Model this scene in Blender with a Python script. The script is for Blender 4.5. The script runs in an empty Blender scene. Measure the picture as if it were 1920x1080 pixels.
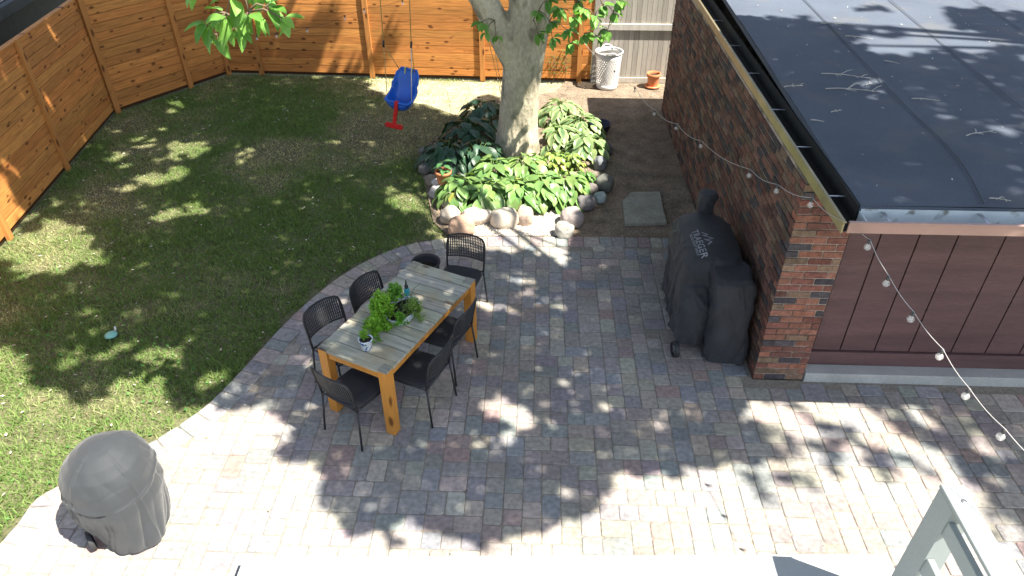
import bpy, bmesh, math, random
import numpy as np
from mathutils import Vector, Matrix, Euler, noise
from mathutils.bvhtree import BVHTree
PI = math.pi
random.seed(7); RNG = np.random.default_rng(7)
sc = bpy.context.scene
COL = sc.collection
# ------------------------------------------------------------------ camera, sky, sun, exposure
CAM_F = 1340.0; CAM_H = 4.8
PITCH = math.atan(983 / 1340.0); YAW = math.radians(2.1)
cam_d = bpy.data.cameras.new('camera'); cam = bpy.data.objects.new('camera', cam_d); COL.objects.link(cam)
cam.location = (0, 0, CAM_H); cam.rotation_euler = (PI / 2 - PITCH, 0, YAW)
cam_d.sensor_width = 36; cam_d.lens = 36 * CAM_F / 1920; cam_d.clip_end = 500; cam_d.clip_start = 0.05
sc.camera = cam
SUN = Vector((.55, -.24, 1.0))                     # direction towards the sun
w = bpy.data.worlds.new('World'); sc.world = w; w.use_nodes = True
nt = w.node_tree; bg = nt.nodes['Background']; sky = nt.nodes.new('ShaderNodeTexSky')
sky.sky_type = 'NISHITA'; sky.sun_disc = False
sky.sun_elevation = math.asin(1 / SUN.length); sky.sun_rotation = math.atan2(SUN.x, SUN.y)
hs = nt.nodes.new('ShaderNodeHueSaturation'); hs.inputs['Saturation'].default_value = .72; nt.links.new(sky.outputs[0], hs.inputs['Color']); nt.links.new(hs.outputs[0], bg.inputs[0]); bg.inputs[1].default_value = 0.085
sl = bpy.data.lights.new('sun', 'SUN'); sl.energy = 5.0; sl.angle = math.radians(.5); sl.color = (1, .94, .84)
so = bpy.data.objects.new('sun', sl); COL.objects.link(so); so.rotation_euler = SUN.to_track_quat('Z', 'Y').to_euler()
so.location = (6, -3, 14)
sc.view_settings.view_transform = 'Standard'; sc.view_settings.look = 'None'; sc.view_settings.gamma = 1
sc.view_settings.exposure = 1.7

# the survey: photo pixels (1920 wide) to metres on a level plane
_fw = np.array([-math.sin(YAW) * math.cos(PITCH), math.cos(YAW) * math.cos(PITCH), -math.sin(PITCH)])
_rt = np.array([math.cos(YAW), math.sin(YAW), 0]); _up = np.cross(_rt, _fw); _C = np.array([0, 0, CAM_H])
def ray(u, v): return _fw + _rt * (u - 960) / CAM_F - _up * (v - 540) / CAM_F
def P(u, v, z=0.): r = ray(u, v); return _C + r * ((z - CAM_H) / r[2])
def PY(u, v, y): r = ray(u, v); return _C + r * (y / r[1])
def PX(u, v, x): r = ray(u, v); return _C + r * (x / r[0])

# ------------------------------------------------------------------ helpers
def tag(o, label=None, cat=None, group=None, kind=None):
    if label: o['label'] = label
    if cat: o['category'] = cat
    if group: o['group'] = group
    if kind: o['kind'] = kind
    return o
def empty(name, loc=(0, 0, 0), rz=0):
    o = bpy.data.objects.new(name, None); COL.objects.link(o); o.location = loc; o.rotation_euler = (0, 0, rz)
    o.empty_display_size = .1
    return o
class MB:
    def __init__(s): s.v = []; s.f = []; s.c = []; s.smooth = []
    def add(s, vs, fs, col=(1, 1, 1), sm=False):
        b = len(s.v); s.v += [tuple(p) for p in vs]
        s.f += [tuple(b + i for i in f) for f in fs]
        s.c += [col] * len(fs); s.smooth += [sm] * len(fs)
    def box(s, a, b, col=(1, 1, 1), M=None, bev=0):
        x0, y0, z0 = a; x1, y1, z1 = b
        if bev:
            k = bev
            vs = []
            for (z, e) in ((z0, k), (z0 + k, 0), (z1 - k, 0), (z1, k)):
                vs += [(x0 + e + k*0, y0 + e, z), (x1 - e, y0 + e, z), (x1 - e, y1 - e, z), (x0 + e, y1 - e, z)]
            fs = [(3, 2, 1, 0), (12, 13, 14, 15)]
            for l in range(3):
                for i in range(4):
                    j = (i + 1) % 4; fs.append((l*4+i, l*4+j, l*4+4+j, l*4+4+i))
        else:
            vs = [(x0, y0, z0), (x1, y0, z0), (x1, y1, z0), (x0, y1, z0), (x0, y0, z1), (x1, y0, z1), (x1, y1, z1), (x0, y1, z1)]
            fs = [(3, 2, 1, 0), (4, 5, 6, 7), (0, 1, 5, 4), (1, 2, 6, 5), (2, 3, 7, 6), (3, 0, 4, 7)]
        if M is not None: vs = [M @ Vector(p) for p in vs]
        s.add(vs, fs, col)
    def tube(s, pts, rad, n=8, col=(1, 1, 1), cap=True, closed=False, wob=0, seed=0):
        pts = [Vector(p) for p in pts]; N = len(pts)
        if not hasattr(rad, '__len__'): rad = [rad] * N
        prev = None; vs = []
        for i, p in enumerate(pts):
            if closed: t = pts[(i + 1) % N] - pts[i - 1]
            else: t = pts[min(i + 1, N - 1)] - pts[max(i - 1, 0)]
            t.normalize()
            if prev is None:
                a = t.orthogonal().normalized()
            else:
                a = prev - t * prev.dot(t)
                a = a.normalized() if a.length > 1e-6 else t.orthogonal().normalized()
            prev = a; b = t.cross(a)
            for k in range(n):
                th = 2 * PI * k / n; r = rad[i]
                q = a * math.cos(th) + b * math.sin(th)
                if wob: r *= 1 + wob * noise.noise(Vector((q.x * 1.5 + seed, q.y * 1.5, p.z * 1.2 + q.z)))
                vs.append(p + q * r)
        fs = []
        for i in range(N - 1 + (1 if closed else 0)):
            i2 = (i + 1) % N
            for k in range(n):
                k2 = (k + 1) % n; fs.append((i*n+k, i*n+k2, i2*n+k2, i2*n+k))
        if cap and not closed: fs += [tuple(reversed(range(n))), tuple((N-1)*n + k for k in range(n))]
        s.add(vs, fs, col, True)
    def lathe(s, prof, n=24, c=(0, 0, 0), col=(1, 1, 1), sx=1, sy=1, smooth=True):
        vs = []; fs = []
        for (r, z) in prof:
            for k in range(n):
                th = 2 * PI * k / n; vs.append((c[0] + r * sx * math.cos(th), c[1] + r * sy * math.sin(th), c[2] + z))
        for i in range(len(prof) - 1):
            for k in range(n):
                k2 = (k + 1) % n; fs.append((i*n+k, i*n+k2, (i+1)*n+k2, (i+1)*n+k))
        s.add(vs, fs, col, smooth)
    def build(s, name, mat, parent=None, loc=None, rz=0):
        me = bpy.data.meshes.new(name); me.from_pydata(s.v, [], s.f); me.validate(clean_customdata=False)
        if len(me.polygons) == len(s.c):
            set_cols(me, s.c)
            me.polygons.foreach_set('use_smooth', s.smooth)
        me.update()
        o = bpy.data.objects.new(name, me); COL.objects.link(o); me.materials.append(mat)
        if parent is not None: o.parent = parent
        if loc is not None: o.location = loc; o.rotation_euler = (0, 0, rz)
        return o
def set_cols(me, c):
    c = np.asarray(c, dtype=np.float32)
    n = np.empty(len(me.polygons), dtype=np.int32); me.polygons.foreach_get('loop_total', n)
    a = me.color_attributes.new('col', 'FLOAT_COLOR', 'CORNER')
    cc = np.ones((len(me.loops), 4), dtype=np.float32); cc[:, :3] = np.repeat(c, n, axis=0)
    a.data.foreach_set('color', cc.ravel())
def np_mesh(name, V, F, cols, mat, parent=None, smooth=False):
    """V (n,3), F (m,k) all the same size"""
    me = bpy.data.meshes.new(name); V = np.asarray(V, np.float32); F = np.asarray(F, np.int32)
    m, k = F.shape
    me.vertices.add(len(V)); me.vertices.foreach_set('co', V.ravel())
    me.loops.add(m * k); me.loops.foreach_set('vertex_index', F.ravel())
    me.polygons.add(m); me.polygons.foreach_set('loop_start', np.arange(0, m * k, k, dtype=np.int32))
    me.polygons.foreach_set('loop_total', np.full(m, k, np.int32))
    me.update(calc_edges=True)
    set_cols(me, cols)
    if smooth: me.polygons.foreach_set('use_smooth', [True] * m)
    me.materials.append(mat)
    o = bpy.data.objects.new(name, me); COL.objects.link(o)
    if parent is not None: o.parent = parent
    return o
def inpoly(x, y, poly):
    x = np.asarray(x, float); y = np.asarray(y, float); r = np.zeros(x.shape, bool); n = len(poly)
    for i in range(n):
        x0, y0 = poly[i][:2]; x1, y1 = poly[(i + 1) % n][:2]
        c = ((y0 > y) != (y1 > y)); d = np.where(abs(y1 - y0) < 1e-12, 1e-12, y1 - y0)
        r ^= c & (x < (x1 - x0) * (y - y0) / d + x0)
    return r
def fnoise(x, y, s, seed=0):
    """smooth value noise, numpy"""
    x = np.asarray(x) * s + seed * 17.3; y = np.asarray(y) * s + seed * 5.1
    xi = np.floor(x).astype(int); yi = np.floor(y).astype(int); fx = x - xi; fy = y - yi
    fx = fx * fx * (3 - 2 * fx); fy = fy * fy * (3 - 2 * fy)
    def h(a, b):
        t = np.sin(a * 127.1 + b * 311.7 + seed * 3.3) * 43758.5453; return t - np.floor(t)
    return (h(xi, yi) * (1 - fx) + h(xi + 1, yi) * fx) * (1 - fy) + (h(xi, yi + 1) * (1 - fx) + h(xi + 1, yi + 1) * fx) * fy

# ------------------------------------------------------------------ materials
def mat(name, base=(.5, .5, .5), rough=.8, use_col=False, nscale=0, namt=0, nscale2=0, namt2=0, bump=0, bscale=60, metal=0, spec=.4,
        stretch=(1, 1, 1), trans=0, dark=None, dscale=5, dlo=.5, dhi=.6, sheen=0, coat=0, alpha_t=0):
    m = bpy.data.materials.new(name); m.use_nodes = True; n = m.node_tree.nodes; L = m.node_tree.links
    b = n['Principled BSDF']; b.inputs['Roughness'].default_value = rough; b.inputs['Metallic'].default_value = metal
    b.inputs['Specular IOR Level'].default_value = spec
    if sheen: b.inputs['Sheen Weight'].default_value = sheen
    if coat: b.inputs['Coat Weight'].default_value = coat
    tc = n.new('ShaderNodeTexCoord'); mp = n.new('ShaderNodeMapping'); mp.inputs['Scale'].default_value = stretch
    L.new(tc.outputs['Object'], mp.inputs[0])
    if use_col:
        a = n.new('ShaderNodeAttribute'); a.attribute_name = 'col'; cur = a.outputs['Color']
        if base != (1, 1, 1) and base is not None:
            pass
    else:
        r = n.new('ShaderNodeRGB'); r.outputs[0].default_value = (*base, 1); cur = r.outputs[0]
    def mul(cur, sc_, amt, detail=4):
        t = n.new('ShaderNodeTexNoise'); t.inputs['Scale'].default_value = sc_; t.inputs['Detail'].default_value = detail
        L.new(mp.outputs[0], t.inputs['Vector'])
        mr = n.new('ShaderNodeMapRange'); mr.inputs[1].default_value = .25; mr.inputs[2].default_value = .75
        mr.inputs[3].default_value = 1 - amt; mr.inputs[4].default_value = 1 + amt
        L.new(t.outputs[0], mr.inputs[0])
        v = n.new('ShaderNodeVectorMath'); v.operation = 'SCALE'; L.new(cur, v.inputs[0]); L.new(mr.outputs[0], v.inputs['Scale'])
        return v.outputs[0]
    if namt: cur = mul(cur, nscale, namt)
    if namt2: cur = mul(cur, nscale2, namt2, 2)
    if dark is not None:
        t = n.new('ShaderNodeTexNoise'); t.inputs['Scale'].default_value = dscale; t.inputs['Detail'].default_value = 6
        L.new(mp.outputs[0], t.inputs['Vector'])
        mr = n.new('ShaderNodeMapRange'); mr.inputs[1].default_value = dlo; mr.inputs[2].default_value = dhi; L.new(t.outputs[0], mr.inputs[0])
        mx = n.new('ShaderNodeMix'); mx.data_type = 'RGBA'; L.new(mr.outputs[0], mx.inputs[0]); L.new(cur, mx.inputs[6]); mx.inputs[7].default_value = (*dark, 1)
        cur = mx.outputs[2]
    L.new(cur, b.inputs['Base Color'])
    if bump:
        t = n.new('ShaderNodeTexNoise'); t.inputs['Scale'].default_value = bscale; t.inputs['Detail'].default_value = 5
        L.new(mp.outputs[0], t.inputs['Vector']); bp = n.new('ShaderNodeBump'); bp.inputs['Strength'].default_value = min(1, bump); bp.inputs['Distance'].default_value = .01 * max(1, bump)
        L.new(t.outputs[0], bp.inputs['Height']); L.new(bp.outputs[0], b.inputs['Normal'])
    if trans:
        tr = n.new('ShaderNodeBsdfTranslucent'); g = n.new('ShaderNodeVectorMath'); g.operation = 'MULTIPLY'; L.new(cur, g.inputs[0]); g.inputs[1].default_value = (1.3, 1.6, .6)
        L.new(g.outputs[0], tr.inputs[0]); ms = n.new('ShaderNodeMixShader'); ms.inputs[0].default_value = trans
        L.new(b.outputs[0], ms.inputs[1]); L.new(tr.outputs[0], ms.inputs[2]); L.new(ms.outputs[0], n['Material Output'].inputs[0])
    return m
M = {}
M['paver'] = mat('paver_concrete', use_col=True, rough=.9, nscale=1.1, namt=.2, nscale2=24, namt2=.26, dark=(.17, .155, .12), dscale=1.7, dlo=.6, dhi=.85, bump=.5, bscale=120, spec=.25)
M['sand'] = mat('joint_sand', (.24, .215, .175), rough=1, nscale=40, namt=.3, bump=.5, bscale=150)
M['lawn'] = mat('lawn_soil', (.115, .115, .055), rough=1, nscale=3, namt=.3, nscale2=30, namt2=.4, bump=1, bscale=60)
M['grass'] = mat('grass_blades', use_col=True, rough=.7, trans=.25, spec=.2)
M['soil'] = mat('bare_soil', (.20, .155, .11), rough=1, nscale=4, namt=.4, nscale2=50, namt2=.45, bump=1.5, bscale=40)
M['litter'] = mat('litter', use_col=True, rough=.9)
M['leaf'] = mat('tree_leaf', use_col=True, rough=.45, trans=.3, spec=.4, nscale=30, namt=.12)
M['crown'] = mat('crown_leaf', use_col=True, rough=.6, trans=.12, spec=.3)
M['hosta'] = mat('hosta_leaf', use_col=True, rough=.4, trans=.15, spec=.45, nscale=14, namt=.15)
M['herb'] = mat('herb_leaf', use_col=True, rough=.55, trans=.25, spec=.3)
M['stem'] = mat('green_stem', (.12, .2, .05), rough=.6)
M['bark'] = mat('tree_bark', (.46, .41, .30), rough=.95, nscale=2.5, namt=.3, nscale2=30, namt2=.2, bump=1.6, bscale=24, stretch=(1, 1, .6), dark=(.20, .18, .125), dscale=5, dlo=.53, dhi=.66)
M['twig'] = mat('twig_bark', (.16, .12, .08), rough=.9)
M['twig_pale'] = mat('bleached_twig', (.5, .47, .42), rough=.9)
M['brick'] = mat('brick_face', use_col=True, rough=.92, nscale=20, namt=.3, nscale2=90, namt2=.25, bump=1.2, bscale=70, spec=.2)
M['mortar'] = mat('mortar', (.36, .30, .25), rough=1, nscale=30, namt=.25, bump=.6, bscale=100, dark=(.12, .1, .08), dscale=3, dlo=.45, dhi=.6)
M['siding'] = mat('maroon_siding', (.115, .062, .061), rough=.6, nscale=1.6, namt=.25, nscale2=30, namt2=.16, bump=.5, bscale=25, stretch=(.5, 1, 6))
M['roof'] = mat('roof_membrane', (.088, .106, .140), rough=1, nscale=1.5, namt=.14, nscale2=220, namt2=.28, bump=.6, bscale=300, spec=.35, dark=(.115, .122, .135), dscale=2.2, dlo=.55, dhi=.7)
M['seam'] = mat('roof_seam', (.03, .035, .045), rough=.8)
M['alu'] = mat('gutter_aluminium', (.52, .57, .58), rough=.6, metal=0, nscale=6, namt=.12, dark=(.2, .2, .17), dscale=7, dlo=.6, dhi=.68)
M['gutter_front'] = mat('gutter_front', (.36, .235, .2), rough=.35, metal=.35, nscale=3, namt=.12)
M['gutter_side'] = mat('gutter_side', (.30, .25, .14), rough=.4, metal=.5, nscale=5, namt=.2)
M['black'] = mat('black_interior', (.015, .014, .013), rough=.8, nscale=10, namt=.3)
M['concrete'] = mat('concrete', (.42, .42, .39), rough=.95, nscale=3, namt=.15, nscale2=60, namt2=.12, bump=.4, bscale=90)
M['flag'] = mat('flagstone', (.29, .28, .23), rough=.95, nscale=4, namt=.2, nscale2=40, namt2=.2, bump=.8, bscale=40)
M['cover'] = mat('cover_cloth', (.026, .027, .031), rough=.6, nscale=4, namt=.3, bump=.6, bscale=220, spec=.4, sheen=.08)
M['cover_grey'] = mat('grey_cover_cloth', (.030, .034, .038), rough=.7, nscale=3, namt=.15, bump=.25, bscale=260, sheen=.15)
M['logo'] = mat('logo_print', (.30, .30, .32), rough=.7)
M['rubber'] = mat('rubber', (.03, .03, .032), rough=.6)
M['steel'] = mat('steel', (.4, .4, .42), rough=.35, metal=.8)
M['chair'] = mat('black_steel', (.022, .023, .026), rough=.4)
M['weave'] = mat('black_weave', (.03, .031, .035), rough=.55)
M['seat'] = mat('seat_cloth', (.028, .028, .032), rough=.85, nscale=60, namt=.2, bump=.3, bscale=200)
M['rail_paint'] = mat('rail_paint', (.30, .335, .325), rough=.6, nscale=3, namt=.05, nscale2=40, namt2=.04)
M['white'] = mat('white_paint', (.42, .44, .43), rough=.55, nscale=3, namt=.03, nscale2=40, namt2=.02)
M['white_plastic'] = mat('white_plastic', (.60, .59, .57), rough=.5, nscale=5, namt=.06)
M['terracotta'] = mat('terracotta', (.50, .19, .08), rough=.85, nscale=6, namt=.15, nscale2=30, namt2=.1, dark=(.5, .35, .25), dscale=5, dlo=.6, dhi=.75)
M['pot_soil'] = mat('potting_soil', (.035, .025, .018), rough=1, bump=1.5, bscale=50)
M['navy'] = mat('navy_plastic', (.012, .015, .06), rough=.4)
M['blue'] = mat('blue_plastic', (.012, .12, .55), rough=.35, nscale=6, namt=.12, coat=.2)
M['red'] = mat('red_plastic', (.62, .02, .02), rough=.35, nscale=6, namt=.1)
M['rope'] = mat('rope', (.45, .33, .13), rough=.9)
M['rope_white'] = mat('pale_rope', (.6, .58, .5), rough=.9)
M['yellow'] = mat('yellow_strap', (.5, .5, .15), rough=.8)
M['teal'] = mat('teal_plastic', (.03, .3, .36), rough=.3)
M['mint'] = mat('mint_plastic', (.22, .5, .42), rough=.5)
M['wire'] = mat('light_cable', (.45, .43, .42), rough=.6)
M['wire_dark'] = mat('dark_cable', (.05, .045, .04), rough=.6)
M['socket'] = mat('lamp_socket', (.06, .06, .06), rough=.5)
M['graywood'] = mat('weathered_board', use_col=True, rough=.9, nscale=5, namt=.15, nscale2=40, namt2=.12, bump=.4, bscale=40, stretch=(6, 1, .5))
M['stone'] = mat('fieldstone', use_col=True, rough=.9, nscale=6, namt=.2, nscale2=40, namt2=.15, bump=.5, bscale=30)
M['gravel'] = mat('pea_gravel', use_col=True, rough=.95)
M['graypaint'] = mat('slate_fascia', (.025, .028, .032), rough=.7, nscale=8, namt=.3)
M['shedroof'] = mat('neighbour_roof', (.016, .012, .012), rough=.9, nscale=5, namt=.4)
# glass bulb
gm = bpy.data.materials.new('clear_glass'); gm.use_nodes = True; gb = gm.node_tree.nodes['Principled BSDF']
gb.inputs['Base Color'].default_value = (.85, .83, .8, 1); gb.inputs['Roughness'].default_value = .12; gb.inputs['Alpha'].default_value = .22; gb.inputs['Specular IOR Level'].default_value = 1
M['glass'] = gm
def wood(name, base, knots=True, ax='x', ksc=(3.2, 1, 9), grain=.25, gr=None, rough=.7):
    """boards running along the object's local x (ax='x') or z; colour attribute varies by board"""
    m = bpy.data.materials.new(name); m.use_nodes = True; n = m.node_tree.nodes; L = m.node_tree.links; b = n['Principled BSDF']
    b.inputs['Roughness'].default_value = rough; b.inputs['Specular IOR Level'].default_value = .3
    a = n.new('ShaderNodeAttribute'); a.attribute_name = 'col'
    v0 = n.new('ShaderNodeVectorMath'); v0.operation = 'MULTIPLY'; v0.inputs[1].default_value = base; L.new(a.outputs['Color'], v0.inputs[0]); cur = v0.outputs[0]
    tc = n.new('ShaderNodeTexCoord'); mp = n.new('ShaderNodeMapping'); L.new(tc.outputs['Object'], mp.inputs[0])
    mp.inputs['Scale'].default_value = (1.2, 14, 14) if ax == 'x' else ((14, 14, 1.2) if ax == 'z' else (14, 1.2, 14))
    t = n.new('ShaderNodeTexNoise'); t.inputs['Scale'].default_value = 2.2; t.inputs['Detail'].default_value = 6; t.inputs['Distortion'].default_value = .6; L.new(mp.outputs[0], t.inputs[0])
    mr = n.new('ShaderNodeMapRange'); mr.inputs[1].default_value = .3; mr.inputs[2].default_value = .7; mr.inputs[3].default_value = 1 - grain; mr.inputs[4].default_value = 1 + grain; L.new(t.outputs[0], mr.inputs[0])
    v = n.new('ShaderNodeVectorMath'); v.operation = 'SCALE'; L.new(cur, v.inputs[0]); L.new(mr.outputs[0], v.inputs['Scale']); cur = v.outputs[0]
    if gr is not None:
        t2 = n.new('ShaderNodeTexNoise'); t2.inputs['Scale'].default_value = 3.0; t2.inputs['Detail'].default_value = 5; L.new(tc.outputs['Object'], t2.inputs[0])
        m2 = n.new('ShaderNodeMapRange'); m2.inputs[1].default_value = .5; m2.inputs[2].default_value = .72; L.new(t2.outputs[0], m2.inputs[0])
        mx = n.new('ShaderNodeMix'); mx.data_type = 'RGBA'; L.new(m2.outputs[0], mx.inputs[0]); L.new(cur, mx.inputs[6]); mx.inputs[7].default_value = (*gr, 1); cur = mx.outputs[2]
    if knots:
        mk = n.new('ShaderNodeMapping'); mk.inputs['Scale'].default_value = ksc; L.new(tc.outputs['Object'], mk.inputs[0])
        vo = n.new('ShaderNodeTexVoronoi'); vo.inputs['Scale'].default_value = 1.0; vo.inputs['Randomness'].default_value = 1; L.new(mk.outputs[0], vo.inputs['Vector'])
        r2 = n.new('ShaderNodeMapRange'); r2.inputs[1].default_value = .13; r2.inputs[2].default_value = .25; r2.inputs[3].default_value = 1; r2.inputs[4].default_value = 0; L.new(vo.outputs['Distance'], r2.inputs[0])
        # only some cells carry a knot
        sx = n.new('ShaderNodeSeparateColor'); L.new(vo.outputs['Color'], sx.inputs[0]); gt = n.new('ShaderNodeMath'); gt.operation = 'GREATER_THAN'; gt.inputs[1].default_value = .12; L.new(sx.outputs[0], gt.inputs[0])
        mu = n.new('ShaderNodeMath'); mu.operation = 'MULTIPLY'; L.new(r2.outputs[0], mu.inputs[0]); L.new(gt.outputs[0], mu.inputs[1])
        m3 = n.new('ShaderNodeMath'); m3.operation = 'MULTIPLY'; m3.inputs[1].default_value = .9; L.new(mu.outputs[0], m3.inputs[0])
        mx = n.new('ShaderNodeMix'); mx.data_type = 'RGBA'; L.new(m3.outputs[0], mx.inputs[0]); L.new(cur, mx.inputs[6]); mx.inputs[7].default_value = (base[0] * .22, base[1] * .16, base[2] * .16, 1); cur = mx.outputs[2]
    L.new(cur, b.inputs['Base Color'])
    bp = n.new('ShaderNodeBump'); bp.inputs['Strength'].default_value = .45; bp.inputs['Distance'].default_value = .01; L.new(t.outputs[0], bp.inputs['Height']); L.new(bp.outputs[0], b.inputs['Normal'])
    return m
M['cedar'] = wood('cedar_boards', (.48, .20, .052), ksc=(4.5, 0, 9.5))
M['cedar_post'] = wood('cedar_post', (.43, .185, .05), ax='z', ksc=(9, 9, 3), grain=.15)
M['table_top'] = wood('weathered_table_boards', (.29, .285, .235), ax='x', ksc=(8, 3, 1), grain=.28, gr=(.33, .27, .18), rough=.85)
M['table_leg'] = wood('orange_stained_wood', (.55, .24, .045), ax='z', ksc=(7, 7, 3), grain=.12, rough=.5)
def ceramic():
    m = bpy.data.materials.new('blue_white_ceramic'); m.use_nodes = True; n = m.node_tree.nodes; L = m.node_tree.links; b = n['Principled BSDF']; b.inputs['Roughness'].default_value = .2
    tc = n.new('ShaderNodeTexCoord'); t = n.new('ShaderNodeTexNoise'); t.inputs['Scale'].default_value = 22; t.inputs['Detail'].default_value = 2; t.inputs['Distortion'].default_value = 1.5
    L.new(tc.outputs['Object'], t.inputs[0]); mr = n.new('ShaderNodeMapRange'); mr.inputs[1].default_value = .54; mr.inputs[2].default_value = .6; L.new(t.outputs[0], mr.inputs[0])
    mx = n.new('ShaderNodeMix'); mx.data_type = 'RGBA'; L.new(mr.outputs[0], mx.inputs[0]); mx.inputs[6].default_value = (.62, .68, .72, 1); mx.inputs[7].default_value = (.06, .14, .42, 1)
    L.new(mx.outputs[2], b.inputs['Base Color']); return m
M['ceramic'] = ceramic()

# ------------------------------------------------------------------ ground, patio, soil
def sheet(name, poly, z, m, kind='structure', thick=0):
    bm = bmesh.new(); vs = [bm.verts.new((p[0], p[1], z)) for p in poly]; f = bm.faces.new(vs); 
    if f.normal.z < 0: bmesh.ops.reverse_faces(bm, faces=[f])
    bm.normal_update()
    for f in bm.faces:
        if f.normal.z < 0: f.normal_flip()
    bmesh.ops.triangulate(bm, faces=bm.faces[:])
    me = bpy.data.meshes.new(name); bm.to_mesh(me); bm.free(); me.materials.append(m)
    o = bpy.data.objects.new(name, me); COL.objects.link(o); o['kind'] = kind; return o
sheet('ground', [(-60, -60), (60, -60), (60, 60), (-60, 60)], -.03, M['lawn'])
edge_px = [(0, 1046), (25, 990), (60, 942), (100, 915), (200, 868), (290, 825), (345, 790), (400, 748), (470, 675), (540, 600), (595, 550), (650, 510), (705, 480), (760, 460), (830, 447), (900, 443), (1000, 443), (1120, 444), (1255, 446)]
edge = [P(u, v)[:2] for u, v in edge_px]
edge = [(-4.75, -.6), (-4.55, 1.0), (-4.2, 2.3)] + [tuple(p) for p in edge[1:]] + [(2.14, 7.66)]
def catmull(pts, k=6):
    out = []
    for i in range(len(pts) - 1):
        p0 = np.array(pts[max(i-1, 0)]); p1 = np.array(pts[i]); p2 = np.array(pts[i+1]); p3 = np.array(pts[min(i+2, len(pts)-1)])
        for j in range(k):
            t = j / k; out.append(tuple(.5 * ((2*p1) + (-p0+p2)*t + (2*p0-5*p1+4*p2-p3)*t*t + (-p0+3*p1-3*p2+p3)*t**3)))
    out.append(tuple(pts[-1])); return out
curve = catmull(edge, 6)
PATIO = curve + [(2.14, 5.14), (9, 5.14), (9, -.6)]
sheet('patio_bedding', PATIO, -.007, M['sand'])
PAL = [((.225, .235, .24), 3), ((.25, .222, .218), 3), ((.31, .285, .24), 3.2), ((.275, .255, .225), 2.6), ((.28, .215, .195), 1.4), ((.195, .22, .23), 1.6), ((.33, .31, .27), 1.6), ((.24, .24, .23), 2.4)]
_pc = [c for c, w_ in PAL]; _pw = np.array([w_ for c, w_ in PAL]); _pw /= _pw.sum()
def pcol():
    c = _pc[RNG.choice(len(_pc), p=_pw)]; k = RNG.uniform(.92, 1.08); m_ = sum(c) / 3; c = tuple(m_ * .3 * w_ + x * .7 for x, w_ in zip(c, (1.12, 1, .88))); k *= 1.1; return tuple(min(.5, x * k * RNG.uniform(.95, 1.05)) for x in c)
def paver(mb, quad, z, col, gap=.0022):
    """quad: four xy corners CCW -> a tumbled paver with knocked-off corners and rounded arris"""
    q = [np.array(p, float) for p in quad]; c = sum(q) / 4
    def ring(inset, cut, zz):
        out = []
        for i in range(4):
            a, b, d = q[i-1], q[i], q[(i+1) % 4]
            u = (a - b) / np.linalg.norm(a - b); v_ = (d - b) / np.linalg.norm(d - b); o = b + (u + v_) * inset
            out += [o + u * cut[i], o + (u + v_) * cut[i] * .28, o + v_ * cut[i]]
        return [(p[0], p[1], zz) for p in out]
    cut = [random.uniform(.012, .028) for _ in range(4)]
    r0 = ring(gap, cut, z - .03); r1 = ring(gap + .0005, cut, z - .005); r2 = ring(gap + .007, cut, z)
    tilt = (random.gauss(0, .006), random.gauss(0, .006))
    def tl(r): return [(p[0], p[1], p[2] + (p[0]-c[0]) * tilt[0] + (p[1]-c[1]) * tilt[1]) for p in r]
    vs = r0 + tl(r1) + tl(r2); n = 12; fs = [tuple(24 + i for i in range(12))]
    for l in range(2):
        for i in range(n):
            j = (i + 1) % n; fs.append((l*n+i, l*n+j, l*n+n+j, l*n+n+i))
    mb.add(vs, fs, col)
U = .077
def skyline(W, H):
    hts = [0] * W; out = []
    while True:
        m = min(hts)
        if m >= H: break
        s = hts.index(m); e = s
        while e < W and hts[e] == m: e += 1
        wd = e - s
        if wd in (2, 3): tw = wd
        elif wd == 4: tw = 2
        elif wd < 2: tw = wd
        else: tw = random.choice([2, 2, 3])
        if wd - tw == 1: tw = 2 if tw == 3 else 3
        th = random.choice([2, 2, 3]) if tw == 2 else 2
        if tw == 3 and random.random() < .06: th = 3
        out.append((s, m, tw, th))
        for k in range(s, s + tw): hts[k] = m + th
    return out
pm = MB()
inner = []                                                                       # field stops at the border course
BW = .235
cv = [np.array(p) for p in curve]
nrm = []
for i in range(len(cv)):
    t = cv[min(i+1, len(cv)-1)] - cv[max(i-1, 0)]; t = t / np.linalg.norm(t); nrm.append(np.array([t[1], -t[0]]))
inn = [cv[i] + nrm[i] * BW for i in range(len(cv))]
FIELD = [tuple(p) for p in inn] + [(2.14, 7.43), (2.14, 5.14), (9, 5.14), (9, -.6)]
x0f, y0f = -4.9, -.6
for (a, b, tw, th) in skyline(int(12.2 / U), int(8.3 / U)):
    x, y = x0f + a * U, y0f + b * U; cx, cy = x + tw * U / 2, y + th * U / 2
    if not inpoly([cx], [cy], FIELD)[0] or cx > 7.2: continue
    if cx > 2.08 and cy > 5.08: continue
    j = lambda: random.uniform(-.0018, .0018)
    paver(pm, [(x + j(), y + j()), (x + tw*U + j(), y + j()), (x + tw*U + j(), y + th*U + j()), (x + j(), y + th*U + j())], random.gauss(0, .0016), pcol())
# border course follows the curve
L_ = [0]
for i in range(1, len(cv)): L_.append(L_[-1] + np.linalg.norm(cv[i] - cv[i-1]))
def at(arr, s): return np.array([np.interp(s, L_, [p[0] for p in arr]), np.interp(s, L_, [p[1] for p in arr])])
s_ = 0
while s_ < L_[-1] - .1:
    d = random.choice([.15, .165, .2]); e = min(s_ + d, L_[-1])
    paver(pm, [at(inn, s_), at(inn, e), at(cv, e), at(cv, s_)][::1], .004 + random.gauss(0, .0015), pcol(), gap=.004); s_ = e
patio = pm.build('patio', M['paver']); patio['kind'] = 'structure'
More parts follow.
